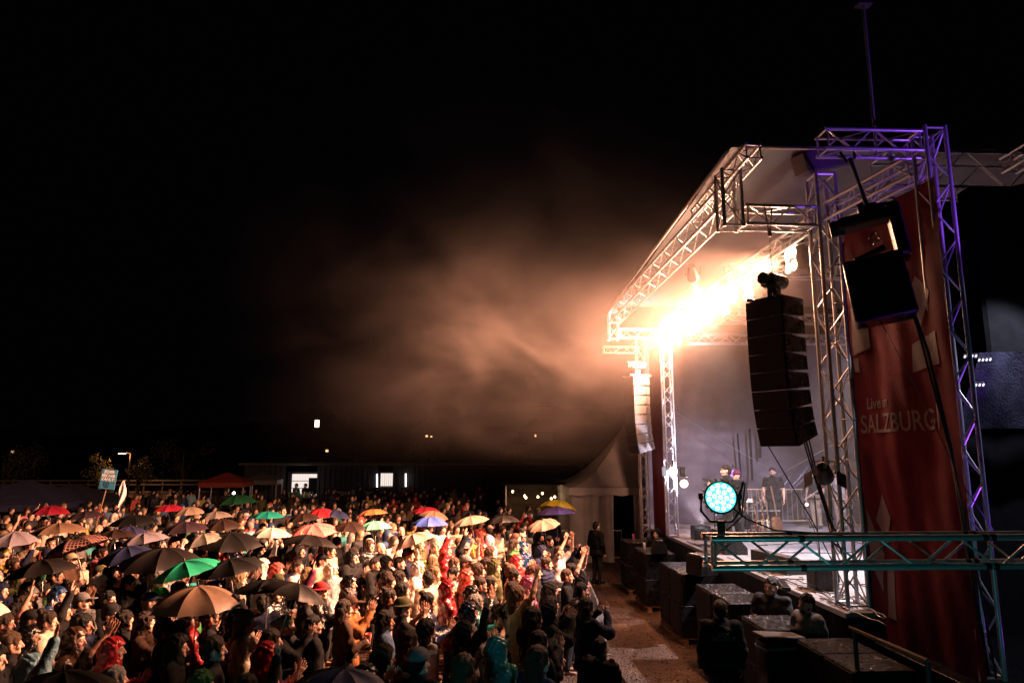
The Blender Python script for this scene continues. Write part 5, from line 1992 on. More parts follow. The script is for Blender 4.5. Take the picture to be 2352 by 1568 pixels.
hp(c2(1375, 960), 'idle', ('tee', 'black'), 'bun', 'dark brown', 'man with tied dark hair in a black shirt looking at the stage', 1)
hp(c2(1345, 1098), 'cup', ('jacket', 'denim blue'), 'long', 'dark brown', 'woman with dark hair in a denim jacket holding a tall red cup', 2)
hp(c2(1500, 1225), 'idle', ('tee', 'lilac'), 'long', 'auburn', 'woman with auburn hair in a lilac shirt near the bottom', 3)
hp(c2(1335, 1318), 'clap_high', ('hoodie', 'brown'), 'hood', 'brown', 'person in a dark brown hood clapping near the bottom', 1)
hp(c2(790, 778), 'idle', ('tee', 'white'), 'cropped', 'brown', 'man with shaved head in a white shirt left of the black cap', 3)
hp(c2(852, 825), 'clap', ('raincoat', 'yellow'), 'long', 'blond', 'blond woman in a bright yellow jacket', 3)
hp(c2(940, 738), 'idle', ('jacket', 'cream'), 'cap', 'black', 'man in a black cap and cream jacket with backpack straps', 1, hcol='black')
hp(c2(1005, 800), 'idle', ('jacket', 'white'), 'rainhood', 'brown', 'person in a clear plastic cape over a pale jacket', 3, poncho='clear', hcol='white')
hp(c2(1120, 878), 'idle', ('jacket', 'black'), 'rainhood', 'black', 'person in a black hood beside the clear plastic cape', 2)
hp(c2(1280, 762), 'clap', ('jacket', 'charcoal'), 'cropped', 'dark brown', 'man with cropped dark hair holding a fist at his chin', 1)
hp(c2(1345, 890), 'idle', ('raincoat', 'red'), 'rainhood', 'brown', 'short person in a plain red hood behind the woman with the green bottle', 1, z=1.6)
hp(c2(1440, 848), 'idle', ('jacket', 'brown'), 'curly', 'dark brown', 'woman with dark brown curls behind the white hood', 3)
hp(c2(1458, 918), 'cup', ('tee', 'white'), 'curly', 'black', 'woman in a white shirt with black curls holding a green bottle', 3)
hp(c2(1560, 790), 'idle', ('raincoat', 'white'), 'rainhood', 'brown', 'person in a big white rain hood behind the bearded man', 0)
hp(c2(1232, 598), 'clap', ('jacket', 'charcoal'), 'cropped', 'grey', 'man with white beard and glasses beside the mint umbrella', 3, beard=True)
hp(c2(1330, 588), 'one_up', ('jacket', 'charcoal'), 'bald', 'brown', 'bald man with one arm raised right of the white bearded man', 3)
hp(c2(1448, 568), 'clap', ('jacket', 'grey'), 'bald', 'brown', 'smiling bald man left of the pinkish umbrella', 3)
hp(c2(1145, 698), 'clap', ('tee', 'beige'), 'long', 'brown', 'woman with long brown hair looking up right of the raised hand', 3)
hp(c2(640, 758), 'clap_high', ('jacket', 'brown'), 'hat', 'brown', 'man in a brown brimmed hat with hands before his face', 1, hcol='brown')
hp(c2(575, 745), 'arms_up', ('jacket', 'charcoal'), 'beanie', 'brown', 'person in a striped knit hat with one open palm raised', 1, hcol='beige')
hp(c3(335, 850), 'idle', ('jacket', 'cream'), 'short', 'black', 'bearded man in a pale jacket looking back towards us', 1, turn=2.5, beard=True)
hp(c3(470, 908), 'clap', ('raincoat', 'dark red'), 'rainhood', 'brown', 'person in a dark red hooded jacket right of the bearded man', 1)
hp(c3(590, 838), 'clap', ('raincoat', 'coral'), 'rainhood', 'brown', 'person in a coral hood behind the clapping man in black', 1)
hp(c3(505, 822), 'clap', ('jacket', 'cream'), 'short', 'black', 'man with dark quiff and cream sleeves behind the dark red hood', 1, beard=True)
hp(c3(680, 885), 'clap', ('jacket', 'black'), 'cropped', 'brown', 'man with short brown hair in a black jacket clapping at chest height', 1)
hp(c3(738, 880), 'clap', ('jacket', 'charcoal'), 'short', 'dark brown', 'man with thick dark hair beside the clapping man in black', 2)
hp(c3(885, 915), 'clap_high', ('hoodie', 'white'), 'long', 'black', 'woman with long black hair in a white sweater, hands raised', 3, pack='black')
hp(c3(872, 805), 'idle', ('jacket', 'beige'), 'bun', 'light brown', 'woman with tied light brown hair in front of the red hood', 3)
hp(c3(910, 745), 'clap_high', ('raincoat', 'red'), 'rainhood', 'brown', 'person in a red hood with pale brim clapping beside the blue cape', 3)
hp(c3(982, 880), 'clap', ('raincoat', 'plum'), 'rainhood', 'brown', 'person in a plum coloured hood beside raised hands', 1)
hp(c3(945, 662), 'idle', ('raincoat', 'dark blue'), 'rainhood', 'brown', 'person in a shiny blue rain cape', 1, poncho='rain')
hp(c3(940, 608), 'idle', ('jacket', 'beige'), 'rainhood', 'brown', 'person in a clear hooded cape behind the shiny blue cape', 1, poncho='clear', hcol='beige')
hp(c3(1100, 758), 'idle', ('puffer', 'navy'), 'short', 'brown', 'man with short hair in a glossy navy puffer jacket', 1)
hp(c3(1068, 688), 'idle', ('hoodie', 'navy'), 'hood', 'brown', 'person in a navy hood below the violet umbrella', 3)
hp(c3(1115, 624), 'idle', ('tee', 'charcoal'), 'short', 'black', 'man with black quiff in a dark patterned shirt', 3)
hp(c3(1228, 832), 'clap', ('tee', 'black'), 'cropped', 'light brown', 'man with cropped light hair and bare arms near the barrier', 1)
hp(c3(1332, 878), 'idle', ('jacket', 'black'), 'hood', 'black', 'person in a black hood by the gangway', 2)
hp(c3(1322, 918), 'clap', ('hoodie', 'grey'), 'wet', 'black', 'person with wet black hair in grey with a backpack, clapping', 2, pack='charcoal')
hp(c3(1122, 920), 'idle', ('hoodie', 'charcoal'), 'hood', 'black', 'person in a plain black hood left of the grey backpack', 2)
hp(c3(1352, 1018), 'clap_high', ('hoodie', 'navy'), 'long', 'dark brown', 'long haired person in a navy hoodie clapping at the front barrier', 2)
hp(c3(1118, 1050), 'clap_high', ('hoodie', 'charcoal'), 'hood', 'black', 'person in a slate grey hood with hands up near the bottom', 1)
hp(c3(605, 1048), 'clap', ('jacket', 'grey'), 'rainhood', 'black', 'person in a navy hood and pale grey jacket with a print on the back', 2, hcol='navy')
hp(c3(342, 985), 'clap', ('raincoat', 'navy'), 'bun', 'dark brown', 'person with a dark bun in a navy rain jacket clapping', 2)
hp(c3(785, 1262), 'clap', ('raincoat', 'teal'), 'rainhood', 'brown', 'person in a shiny wet teal rain cape at the bottom', 0, poncho='rain')
hp(c3(1050, 1226), 'idle', ('jacket', 'black'), 'long', 'dark brown', 'dark haired person in black beside the wet teal cape', 2)
hp(c3(1440, 1272), 'cup', ('puffer', 'black'), 'wet', 'black', 'person in shiny black leaning on the bottom barrier', 2, z=1.6)
hp(c3(690, 598), 'clap', ('raincoat', 'coral'), 'rainhood', 'brown', 'person in a coral hood behind another coral hood', 3)
hp(c3(690, 675), 'idle', ('raincoat', 'coral'), 'rainhood', 'brown', 'person in a coral hood in front of another coral hood', 3)
hp(c3(462, 678), 'one_up', ('raincoat', 'red'), 'rainhood', 'brown', 'person in a red hood beside a raised dark sleeve', 1)
hp(c3(742, 690), 'idle', ('jacket', 'black'), 'curly', 'light brown', 'young man with curly hair in a black jacket with white shoulder stripes', 3)
hp(c3(572, 738), 'arms_up', ('tee', 'cream'), 'cropped', 'dark brown', 'person with both bare arms raised overhead in the middle of the crowd', 3)
hp(c3(1228, 622), 'phone', ('jacket', 'charcoal'), 'short', 'black', 'person filming with a phone near the barrier', 1)
hp(c3(1180, 690), 'arms_up', ('tee', 'white'), 'short', 'brown', 'person in a white shirt stretching both arms up by the barrier', 3)
hp(c3(1262, 800), 'arms_up', ('tee', 'black'), 'long', 'dark brown', 'person with both bare arms up at the edge of the gangway', 3)
hp(c3(738, 556), 'idle', ('jacket', 'charcoal'), 'bald', 'brown', 'balding man right of the beige umbrella', 1)
hp(c3(478, 508), 'clap', ('jacket', 'charcoal'), 'short', 'black', 'man with tall dark hair beside the royal blue umbrella', 1)
hp(c3(862, 552), 'idle', ('jacket', 'black'), 'long', 'dark brown', 'woman with long dark hair left of the red clapping coat', 3)
hp(c3(818, 560), 'idle', ('jacket', 'black'), 'long', 'brown', 'woman in black with long brown hair beside the balding man', 3)
hp(c3(928, 545), 'arms_up', ('raincoat', 'red'), 'rainhood', 'brown', 'person in a red coat clapping overhead in front of the booth', 1)
hp(c1(240, 478), 'arms_up', ('jacket', 'grey'), 'short', 'brown', 'person in a checked grey shirt waving both arms at the left', 1)
hp(c1(120, 560), 'one_up', ('tee', 'cream'), 'short', 'brown', 'person with one bare arm raised at the far left', 3)
hp(c1(185, 645), 'idle', ('raincoat', 'beige'), 'cap', 'brown', 'person in a beige draped cape and green cap at the left', 1, poncho='rain', hcol='green')
hp(c1(520, 760), 'idle', ('tee', 'cream'), 'short', 'black', 'man with dark hair and pale sleeves below the plaid umbrella', 3)
hp(c1(400, 740), 'idle', ('jacket', 'charcoal'), 'short', 'dark brown', 'person in glasses peering over the flat black umbrella', 1)
hp(c1(1490, 720), 'clap', ('jacket', 'brown'), 'beanie', 'blond', 'person in a blond fur hat behind the drop flecked black umbrella', 3, hcol='cream')
hp(c1(1410, 525), 'idle', ('raincoat', 'yellow'), 'rainhood', 'brown', 'person in a yellow rain hood at the left of the white umbrella', 3)
hp(c1(1575, 480), 'idle', ('raincoat', 'pink'), 'hat', 'brown', 'person in a white sun hat and pink coat', 1, hcol='white')
hp(c1(1610, 500), 'idle', ('raincoat', 'dark blue'), 'rainhood', 'brown', 'person in a blue rain hood beside the white sun hat', 1)
hp(c2(690, 430), 'clap', ('tee', 'charcoal'), 'short', 'dark brown', 'person with bare folded arm standing above the teal umbrella', 1, z=2.15)
hp(c3(85, 850), 'clap', ('jacket', 'beige'), 'bob', 'brown', 'woman with brown bob between the red hood and the white hood', 3)
hp(c3(160, 755), 'clap', ('jacket', 'black'), 'cropped', 'dark brown', 'man in a black scarf under the pinkish umbrella', 3)
hp(c3(260, 712), 'idle', ('jacket', 'brown'), 'hood', 'brown', 'person in a brown hood looking right under the pinkish umbrella', 3)
hp(c3(75, 755), 'clap', ('puffer', 'black'), 'hood', 'black', 'person in a quilted black hood beside the man with fist at chin', 1)
hp(c3(400, 665), 'idle', ('jacket', 'beige'), 'rainhood', 'brown', 'person in a tan hood left of the red hood', 3, hcol='beige')
hp(c3(290, 640), 'idle', ('jacket', 'olive'), 'rainhood', 'brown', 'person in a dark olive rain hood under the pinkish umbrella', 1)
hp(c3(385, 820), 'clap_high', ('tee', 'beige'), 'ponytail', 'blond', 'woman with a blond ponytail behind the bearded man', 3)

for (c, pose, top, head, hair, label, skin, z, turn, kw) in P_:
    v = at_z(c[0], c[1], z)
    x, y = v.x, v.y
    k = z / (1.765 if head not in ('bald',) else 1.75)
    if pose == 'arms_up' and False:
        k = 1
    o = person((x, y, 0), facing(x, y) + random.uniform(-0.2, 0.2) + turn, pose, top, head, hair, skin, k, label=label, **kw)
    HERO_KEYS.append((label, o))
    OCC.append((x, y, 0.27))
    LABELS.add(label)

# things held in hands
def in_hand(hero, loc):
    """world point of a local point of the person"""
    o = hero
    return Matrix.LocRotScale(o.location, o.rotation_euler, o.scale) @ Vector(loc)


def hero(sub):
    return next(o for l, o in HERO_KEYS if sub in l)


def cup(label, h, col, hgt=0.15):
    p = in_hand(h, (0.075, 0.335, 1.13))
    t = thing('beer_cup', label, 'cup', p, (0.1, 0.05, 0))
    o = MB().lathe([(0.03, 0), (0.032, 0.004), (0.045, hgt), (0.042, hgt), (0.03, 0.02), (0, 0.02)], 16).build('wall', M['plain'], t, 'auto')
    o.color = (*col, 1)
    o = MB().lathe([(0.041, hgt * 0.8), (0, hgt * 0.8)], 16).build('drink', M['plain'], t)
    o.color = (0.5, 0.12, 0.06, 1)


cup('pink plastic cup in the hands of the brown leather jacket', hero('brown leather jacket'), (0.7, 0.25, 0.22))
cup('tall red plastic cup held by the denim jacket', hero('denim jacket'), (0.62, 0.07, 0.06), 0.18)
h_ = hero('green bottle')
hh = [o for l, o in HERO_KEYS if l.startswith('woman in a white shirt')][0]
t = thing('bottle', 'green plastic bottle held by the woman in white', 'bottle', in_hand(hh, (0.075, 0.335, 1.08)))
o = MB().lathe([(0.035, 0), (0.042, 0.02), (0.042, 0.17), (0.03, 0.22), (0.015, 0.26), (0.015, 0.29)], 16).build('body', M['guitar'], t, 'auto')
o.color = (0.08, 0.4, 0.08, 1)
MB().lathe([(0.017, 0.275), (0.017, 0.3), (0, 0.3)], 12).build('screw_cap', M['tent'], t)
hh = hero('holding flowers')
t = thing('bouquet', 'small bunch of flowers with teal wrap held at the left', 'flowers', in_hand(hh, (0.08, 0.34, 1.16)))
fb = MB()
rf_ = random.Random(4)
for k in range(26):
    d = Vector((rf_.gauss(0, 0.05), rf_.gauss(0, 0.05), 0.2 + rf_.uniform(0, 0.09)))
    fb.tube((0, 0, 0), d, 0.003, n=4)
fb.build('stem', M['leaf'], t)
for nm_, col, nn in (('red_flower', (0.5, 0.05, 0.05), 9), ('yellow_flower', (0.6, 0.45, 0.08), 9)):
    f2 = MB()
    for k in range(nn):
        c = (rf_.gauss(0, 0.05), rf_.gauss(0, 0.05), 0.2 + rf_.uniform(0, 0.09))
        f2.lathe([(0.003, -0.01), (0.02, 0.0), (0.026, 0.014), (0.012, 0.01)], 7, c, euler3(rf_.uniform(-1, 1), rf_.uniform(-1, 1), 0))
    o = f2.build('flower', M['plain'], t)
    o.color = (*col, 1)
o = MB().lathe([(0.015, -0.04), (0.06, 0.16), (0.05, 0.16)], 12).build('wrap', M['plain'], t)
o.color = (0.04, 0.3, 0.3, 1)
for sub, lab in (('pale grey hood filming', 'white phone held up by the pale grey hood'), ('filming with a phone near', 'dark phone held up near the barrier')):
    hh = hero(sub)
    t = thing('phone', lab, 'phone', in_hand(hh, (0.0, 0.40, 1.56)), (0.1, 0, hh.rotation_euler.z))
    o = MB().box((0, 0, 0), (0.16, 0.009, 0.078), bevel=0.003).build('case', M['plain'], t)
    o.color = (0.5, 0.5, 0.5, 1) if 'white' in lab else (0.02, 0.02, 0.02, 1)
    MB().box((0, -0.006, 0), (0.15, 0.002, 0.07)).build('screen', glow('phone_screen', (0.8, 0.7, 0.8), 0.8), t)

# printed back of the pale grey jacket
hh = hero('print on the back')
cols = [(0.02, 0.03, 0.12), (0.75, 0.75, 0.75), (0.02, 0.03, 0.12), (0.7, 0.55, 0.08), (0.02, 0.02, 0.06), (0.5, 0.06, 0.04), (0.75, 0.7, 0.6), (0.45, 0.07, 0.05)]
for k, c in enumerate(cols):
    o = MB().box((0.0 + 0.004 * k, -0.148 - 0.004 * math.sin(k), 1.32 - k * 0.035), (0.05, 0.006, 0.03)).build('back_print', M['plain'], hh)
    o.color = (*c, 1)

# stewards and performers
SEC = at_y(1657, 1366, 9.75)
o = person((SEC.x - 0.05, 9.7, 0), -0.15, 'idle', ('jacket', 'black'), 'short', 'brown', 1, 1.0, label='security guard in a black jacket lettered SECURITY, seen from behind', group='stewards in the gangway', girth=1.06)
mt_ = Matrix.Translation((0, -0.157, 1.27)) @ Matrix.Rotation(math.pi / 2, 4, 'X')
M['sec_print'] = surf('grey_print', (0.09, 0.09, 0.11), 0.6)
text('E.P.M', 'lettering', 0.065, mt_ @ Matrix.Translation((0, 0.05, 0)), M['sec_print'], o, 0.003, bold=0.002)
text('SECURITY', 'lettering', 0.065, mt_, M['sec_print'], o, 0.003, bold=0.002)
v = at_y(1784, 1318, 11.0)
o = person((v.x - 0.1, 11.0, 0), 2.3, 'cup', ('jacket', 'charcoal'), 'cropped', 'dark brown', 3, 1.04, label='steward in glasses and dark jacket leaning behind the subwoofers', group='stewards in the gangway', girth=1.12)
inst('glasses', glasses_mesh(), o)
v = at_y(1849, 1346, 9.75)
o = person((v.x, 9.75, 0), 1.9, 'idle', ('hoodie', 'grey'), 'cropped', 'black', 2, 1.04, label='bearded steward in a grey hoodie at the corner of the stage', group='stewards in the gangway', beard=True)
v = at_y(1508, 1212, 18.6)
o = person((v.x, 18.6, 0), 2.4, 'idle', ('jacket', 'black'), 'curly', 'black', 1, v.z / 1.765 * 1.0, label='young steward in black sitting low behind the far subwoofers', group='stewards in the gangway')
gv = at_z(1372, 1340, 0)
person((gv.x, gv.y, 0), -0.9, 'idle', ('jacket', 'black'), 'cropped', 'black', 1, 1.0, label='lone guard in a black coat standing on the gravel by the barrier', group='stewards in the gangway', legs='black', shoes=True)

v = at_y(1666, 1062, 16.3)
person((v.x, 16.3, SZ), 1.45, 'clap', ('tee', 'charcoal'), 'cropped', 'brown', 3, 1.07, label='singer in a grey shirt looking left above the cyan lamp', group='people on the stage', shoes=True)
v = at_y(1692, 1090, 17.3)
person((v.x, 17.3, SZ), 1.9, 'hold', ('jacket', 'charcoal'), 'cap', 'brown', 1, 0.98, label='musician in dark clothes and cap right behind the singer', group='people on the stage', shoes=True, hcol='plum')
v = at_y(1774, 1082, 19.2)
person((v.x, 19.2, SZ), 2.7, 'idle', ('tee', 'black'), 'cropped', 'brown', 1, 1.0, label='bearded man in a black shirt standing behind the guitars', group='people on the stage', shoes=True, legs='black', beard=True, girth=1.06)
v = at_y(1862, 1100, 20.2)
person((v.x, 20.0, SZ), 2.2, 'idle', ('tee', 'charcoal'), 'short', 'brown', 1, 0.97, label='man in beige trousers at the rear, left of the near tower', group='people on the stage', shoes=True, legs='beige')
v = at_y(1905, 1100, 20.2)
person((v.x, 19.7, SZ), 2.2, 'idle', ('tee', 'white'), 'short', 'brown', 1, 0.98, label='man in white seen through the near tower', group='people on the stage', shoes=True, legs='cream')

for px, lab in ((676, 'bar worker in dark clothes at the left of the bright hatch'), (697, 'bar worker in dark clothes beside the menu board')):
    q = at_y(px, 1100, YB)
    person((q.x, YB + 0.55, 0.0), 2.6, 'idle', ('tee', 'black'), 'short', 'dark brown', 0, 1.06, label=lab, group='workers in the bar')

# ---------------------------------------------------------------- umbrellas
def umbrella_material(name, kind):
    m, nt, b = mat(name)
    L = nt.links
    oi = nd(nt, 'ShaderNodeObjectInfo')
    tc = nd(nt, 'ShaderNodeTexCoord')
    n = nd(nt, 'ShaderNodeTexNoise', Scale=7.0, Detail=4.0)
    L.new(tc.outputs['Object'], n.inputs['Vector'])
    mr = nd(nt, 'ShaderNodeMapRange')
    mr.inputs['To Min'].default_value, mr.inputs['To Max'].default_value = 0.75, 1.25
    L.new(n.outputs['Fac'], mr.inputs['Value'])
    mx = nd(nt, 'ShaderNodeMix', data_type='RGBA', blend_type='MULTIPLY')
    mx.inputs[0].default_value = 1
    L.new(oi.outputs['Color'], mx.inputs[6])
    L.new(mr.outputs['Result'], mx.inputs[7])
    col = mx.outputs[2]
    if kind in ('stripe', 'plaid', 'dots', 'motif'):
        mx2 = nd(nt, 'ShaderNodeMix', data_type='RGBA')
        L.new(col, mx2.inputs[6])
        if kind == 'stripe':
            w = nd(nt, 'ShaderNodeTexWave', Scale=9.0, wave_type='RINGS')
            w.rings_direction = 'Z'
            f_ = w.outputs['Fac']
            mx2.inputs[7].default_value = (0.02, 0.018, 0.018, 1)
        elif kind == 'plaid':
            w = nd(nt, 'ShaderNodeTexWave', Scale=3.2)
            w2 = nd(nt, 'ShaderNodeTexWave', Scale=3.2)
            w2.bands_direction = 'Y'
            L.new(tc.outputs['Object'], w2.inputs['Vector'])
            mm = nd(nt, 'ShaderNodeMath', operation='MAXIMUM')
            L.new(w.outputs['Fac'], mm.inputs[0])
            L.new(w2.outputs['Fac'], mm.inputs[1])
            f_ = mm.outputs[0]
            mx2.inputs[7].default_value = (0.42, 0.2, 0.18, 1)
        elif kind == 'dots':
            w = nd(nt, 'ShaderNodeTexVoronoi', Scale=42.0, Randomness=0.1)
            f_ = w.outputs['Distance']
            mx2.inputs[7].default_value = (0.75, 0.45, 0.4, 1)
        else:
            w = nd(nt, 'ShaderNodeTexVoronoi', Scale=16.0)
            f_ = w.outputs['Distance']
            mx2.inputs[7].default_value = (0.04, 0.03, 0.10, 1)
        L.new(tc.outputs['Object'], w.inputs['Vector'])
        cr = nd(nt, 'ShaderNodeMapRange')
        lo, hi = {'stripe': (0.45, 0.55), 'plaid': (0.8, 0.9), 'dots': (0.34, 0.28), 'motif': (0.5, 0.4)}[kind]
        cr.inputs['From Min'].default_value, cr.inputs['From Max'].default_value = lo, hi
        L.new(f_, cr.inputs['Value'])
        L.new(cr.outputs['Result'], mx2.inputs[0])
        col = mx2.outputs[2]
    L.new(col, b.inputs['Base Color'])
    b.inputs['Roughness'].default_value = 0.5
    b.inputs['Specular IOR Level'].default_value = 0.3
    b.inputs['Coat Weight'].default_value = 0.03
    b.inputs['Coat Roughness'].default_value = 0.25
    n2 = nd(nt, 'ShaderNodeTexNoise', Scale=60.0, Detail=2.0)
    L.new(tc.outputs['Object'], n2.inputs['Vector'])
    bp = nd(nt, 'ShaderNodeBump', Strength=0.25, Distance=0.01)
    L.new(n2.outputs['Fac'], bp.inputs['Height'])
    L.new(bp.outputs['Normal'], b.inputs['Normal'])
    return m


UM = {k: umbrella_material('umbrella_nylon_' + k, k) for k in ('plain', 'stripe', 'plaid', 'dots', 'motif')}
UMESH = {}
NR = 8


def umb_profile(t):
    """rib at t 0..1 : radius and height for a unit radius canopy"""
    a = t * 1.02
    return math.sin(a) / math.sin(1.02), -0.52 * (1 - math.cos(a)) / (1 - math.cos(1.02))


def panel_mesh(kind, var):
    key = ('panel', kind, var)
    if key not in UMESH:
        b = MB()
        A = 2 * math.pi / NR

        def fn(u, v):
            t = max(v, 0.001)
            r, z = umb_profile(t)
            s = 4 * u * (1 - u)
            # cloth spans straight between ribs, sags inward and is cut in a scallop at the hem
            a0, a1 = 0, A
            p0 = Vector((math.cos(a0), math.sin(a0), 0)) * r
            p1 = Vector((math.cos(a1), math.sin(a1), 0)) * r
            p = p0.lerp(p1, u)
            hem = 1 - 0.05 * s * t ** 6
            z2 = z - (0.055 + 0.015 * var) * s * t * (1.2 - t) * 2 + 0.012 * math.sin(u * 11 + var * 2) * t * math.sin(t * 5)
            return (p.x * hem, p.y * hem, z2 + (0.015 * s * t ** 6))
        b.sheet(fn, 8, 9)
        UMESH[key] = b.mesh('panel', UM[kind], True)
    return UMESH[key]


def umb_common():
    if 'rib' in UMESH:
        return
    b = MB()
    b.path([Vector((umb_profile(t / 8)[0], 0, umb_profile(t / 8)[1] - 0.03)) for t in range(9)], 0.005, 5)
    b.lathe([(0.012, 0), (0.012, 0.03), (0, 0.035)], 6, (1.0, 0, -0.535))
    UMESH['rib'] = b.mesh('rib', M['zinc'])
    b = MB()
    b.path([(0.02, 0, -0.5), (0.5, 0, umb_profile(0.55)[1] - 0.03)], 0.005, 4)
    UMESH['stretcher'] = b.mesh('stretcher', M['zinc'])
    b = MB()
    b.tube((0, 0, -0.06), (0, 0, 0.845), 0.007, n=8)
    UMESH['shaft'] = b.mesh('shaft', M['zinc'], True)
    b = MB()
    b.path([(0, 0, 0.05), (0, 0, -0.12), (0.01, 0, -0.15), (0.035, 0, -0.165), (0.055, 0, -0.14)], 0.014, 8)
    UMESH['ferrule'] = MB().lathe([(0.012, 0.846), (0.012, 0.865), (0.006, 0.905), (0.0, 0.91)], 8).mesh('ferrule', M['rubber'], True)
    UMESH['handle'] = b.mesh('handle', M['rubber'], True)


UCOL = {'black': (0.006, 0.0055, 0.0055), 'brown': (0.024, 0.013, 0.010), 'teal': (0.01, 0.20, 0.15), 'dgreen': (0.015, 0.09, 0.04), 'grey': (0.17, 0.145, 0.13), 'red': (0.3, 0.012, 0.02), 'navy': (0.015, 0.02, 0.055),
        'orange': (0.5, 0.17, 0.06), 'mint': (0.14, 0.5, 0.33), 'crimson': (0.26, 0.012, 0.03), 'tan': (0.17, 0.105, 0.068), 'blue': (0.05, 0.09, 0.36), 'beige': (0.24, 0.18, 0.135), 'pinkish': (0.38, 0.26, 0.22),
        'yellow': (0.72, 0.56, 0.06), 'violet': (0.20, 0.14, 0.48), 'coral': (0.65, 0.13, 0.12), 'white': (0.5, 0.45, 0.39), 'emerald': (0.015, 0.30, 0.16), 'lav': (0.2, 0.18, 0.22), 'plum': (0.03, 0.017, 0.024), 'dk': (0.0105, 0.008, 0.0078)}
UMB = []


def umbrella(label, short, x0, x1, ytop, col, kind='plain', tilt=(0, 0), z=2.15, holder=True, dz=0, diam=None):
    umb_common()
    cx = (x0 + x1) / 2
    p = at_z(cx, ytop, z)
    Rr = diam / 2 if diam else (x1 - x0) / 2 / F * math.hypot(p.y, p.x) * 1.0
    Rr = min(max(Rr, 0.42), 0.72)
    tilt = (tilt[0] + random.uniform(-6, 6), tilt[1] + random.uniform(-6, 4))
    rot = Euler((math.radians(tilt[0]), math.radians(tilt[1]), random.uniform(0, 0.78)), 'XYZ')
    Rm = rot.to_matrix()
    root = p - Rm @ Vector((0, 0, 0.86))
    t = thing('umbrella', label, 'umbrella', root, rot, 'umbrellas held up over the crowd')
    S = Matrix.Translation((0, 0, 0.85)) @ Matrix.Diagonal((Rr, Rr, Rr * random.uniform(0.66, 0.92), 1))
    for k in range(NR):
        Rz = Matrix.Rotation(2 * math.pi * k / NR, 4, 'Z')
        o = inst('panel', panel_mesh(kind, random.randint(0, 2)), t, S @ Rz, UCOL[col])
        inst('rib', UMESH['rib'], t, S @ Rz)
        inst('stretcher', UMESH['stretcher'], t, S @ Rz)
    inst('shaft', UMESH['shaft'], t)
    inst('handle', UMESH['handle'], t)
    inst('ferrule', UMESH['ferrule'], t)
    UMB.append((short, p.x, p.y))
    if holder:
        HOLD.append((root, short))
    return t


HOLD = []
U = umbrella
U('dark green umbrella below the glaring work lamp', 'dark green umbrella', 507, 586, 1136, 'dgreen')
U('pale grey brown umbrella left of the teal umbrella', 'grey brown umbrella', 468, 525, 1173, 'grey')
U('dark brown umbrella in front of the grey brown one', 'slim dark brown umbrella', 474, 548, 1192, 'brown')
U('cream topped umbrella tilted up, far back on the left', 'cream topped umbrella', 412, 462, 1163, 'beige', tilt=(8, 0))
U('teal umbrella standing out in the far rows', 'teal umbrella', 582, 650, 1173, 'teal')
U('small dark brown umbrella between the teal and the red one', 'small dark brown umbrella', 671, 724, 1177, 'brown')
U('red umbrella half hidden behind the navy one', 'red umbrella', 712, 765, 1167, 'red', z=2.2)
U('navy umbrella beside the red one', 'navy umbrella', 748, 802, 1170, 'navy', tilt=(0, 6))
U('orange umbrella lit bright', 'orange umbrella', 825, 888, 1168, 'orange')
U('mint green umbrella with an arm before it', 'mint umbrella', 828, 895, 1195, 'mint')
U('crimson umbrella above the royal blue one', 'crimson umbrella', 945, 1008, 1163, 'crimson', tilt=(0, -5))
U('ochre umbrella behind the royal blue one', 'ochre umbrella', 968, 1030, 1172, 'tan', tilt=(0, 14))
U('royal blue umbrella with a white tag', 'royal blue umbrella', 947, 1028, 1185, 'blue')
U('broad beige umbrella right of the royal blue one', 'broad beige umbrella', 1040, 1121, 1184, 'beige', tilt=(0, -8))
U('pinkish patterned umbrella in the middle rows', 'pinkish umbrella', 911, 983, 1224, 'pinkish', tilt=(0, -14))
U('bright yellow umbrella beside the white tent', 'yellow umbrella', 1243, 1326, 1147, 'yellow', tilt=(0, 10), z=2.4)
U('violet umbrella with a hanging strap, under the yellow one', 'violet umbrella', 1235, 1319, 1163, 'violet', tilt=(0, -4), z=2.25)
U('small beige umbrella under the violet one', 'small beige umbrella', 1215, 1277, 1193, 'beige', tilt=(0, -10))
U('unlit dark umbrella in front of the booth', 'unlit dark umbrella', 1129, 1185, 1182, 'dk')
U('coral umbrella with tiny white dots', 'dotted coral umbrella', 670, 771, 1202, 'coral', 'dots', tilt=(0, -8))
U('large brown black umbrella in front of the dotted coral one', 'large brown black umbrella', 654, 775, 1226, 'dk', tilt=(0, 6))
U('brown umbrella right of the dotted coral one', 'brown umbrella', 767, 840, 1198, 'brown')
U('white umbrella glowing in the lamp light', 'white umbrella', 586, 664, 1210, 'white')
U('black and white striped umbrella', 'striped umbrella', 425, 510, 1224, 'white', 'stripe', tilt=(0, -14))
U('big black umbrella right of the striped one', 'big black umbrella', 461, 597, 1222, 'black')
U('black umbrella flecked with drops, right of the emerald one', 'drop flecked black umbrella', 460, 593, 1282, 'black', tilt=(0, -8))
U('emerald green umbrella tilted to the left', 'emerald umbrella', 359, 489, 1287, 'emerald', tilt=(0, -18))
U('biggest umbrella, brown black with broad panels, at left centre', 'biggest brown black umbrella', 291, 463, 1256, 'dk', tilt=(4, 0))
U('navy black umbrella behind the biggest brown black one', 'navy black umbrella', 241, 345, 1253, 'navy', tilt=(0, -8))
U('tan umbrella in the near rows, its seams sharply lit', 'tan umbrella', 366, 543, 1343, 'tan', tilt=(4, -3))
U('flat black umbrella at the left above the olive hood', 'flat black umbrella', 36, 155, 1283, 'dk', tilt=(0, -4))
U('plaid umbrella in red, white and black', 'plaid umbrella', 108, 226, 1235, 'black', 'plaid', tilt=(0, -16))
U('pale lavender umbrella above the biggest one', 'lavender umbrella', 287, 374, 1222, 'lav', tilt=(0, -12))
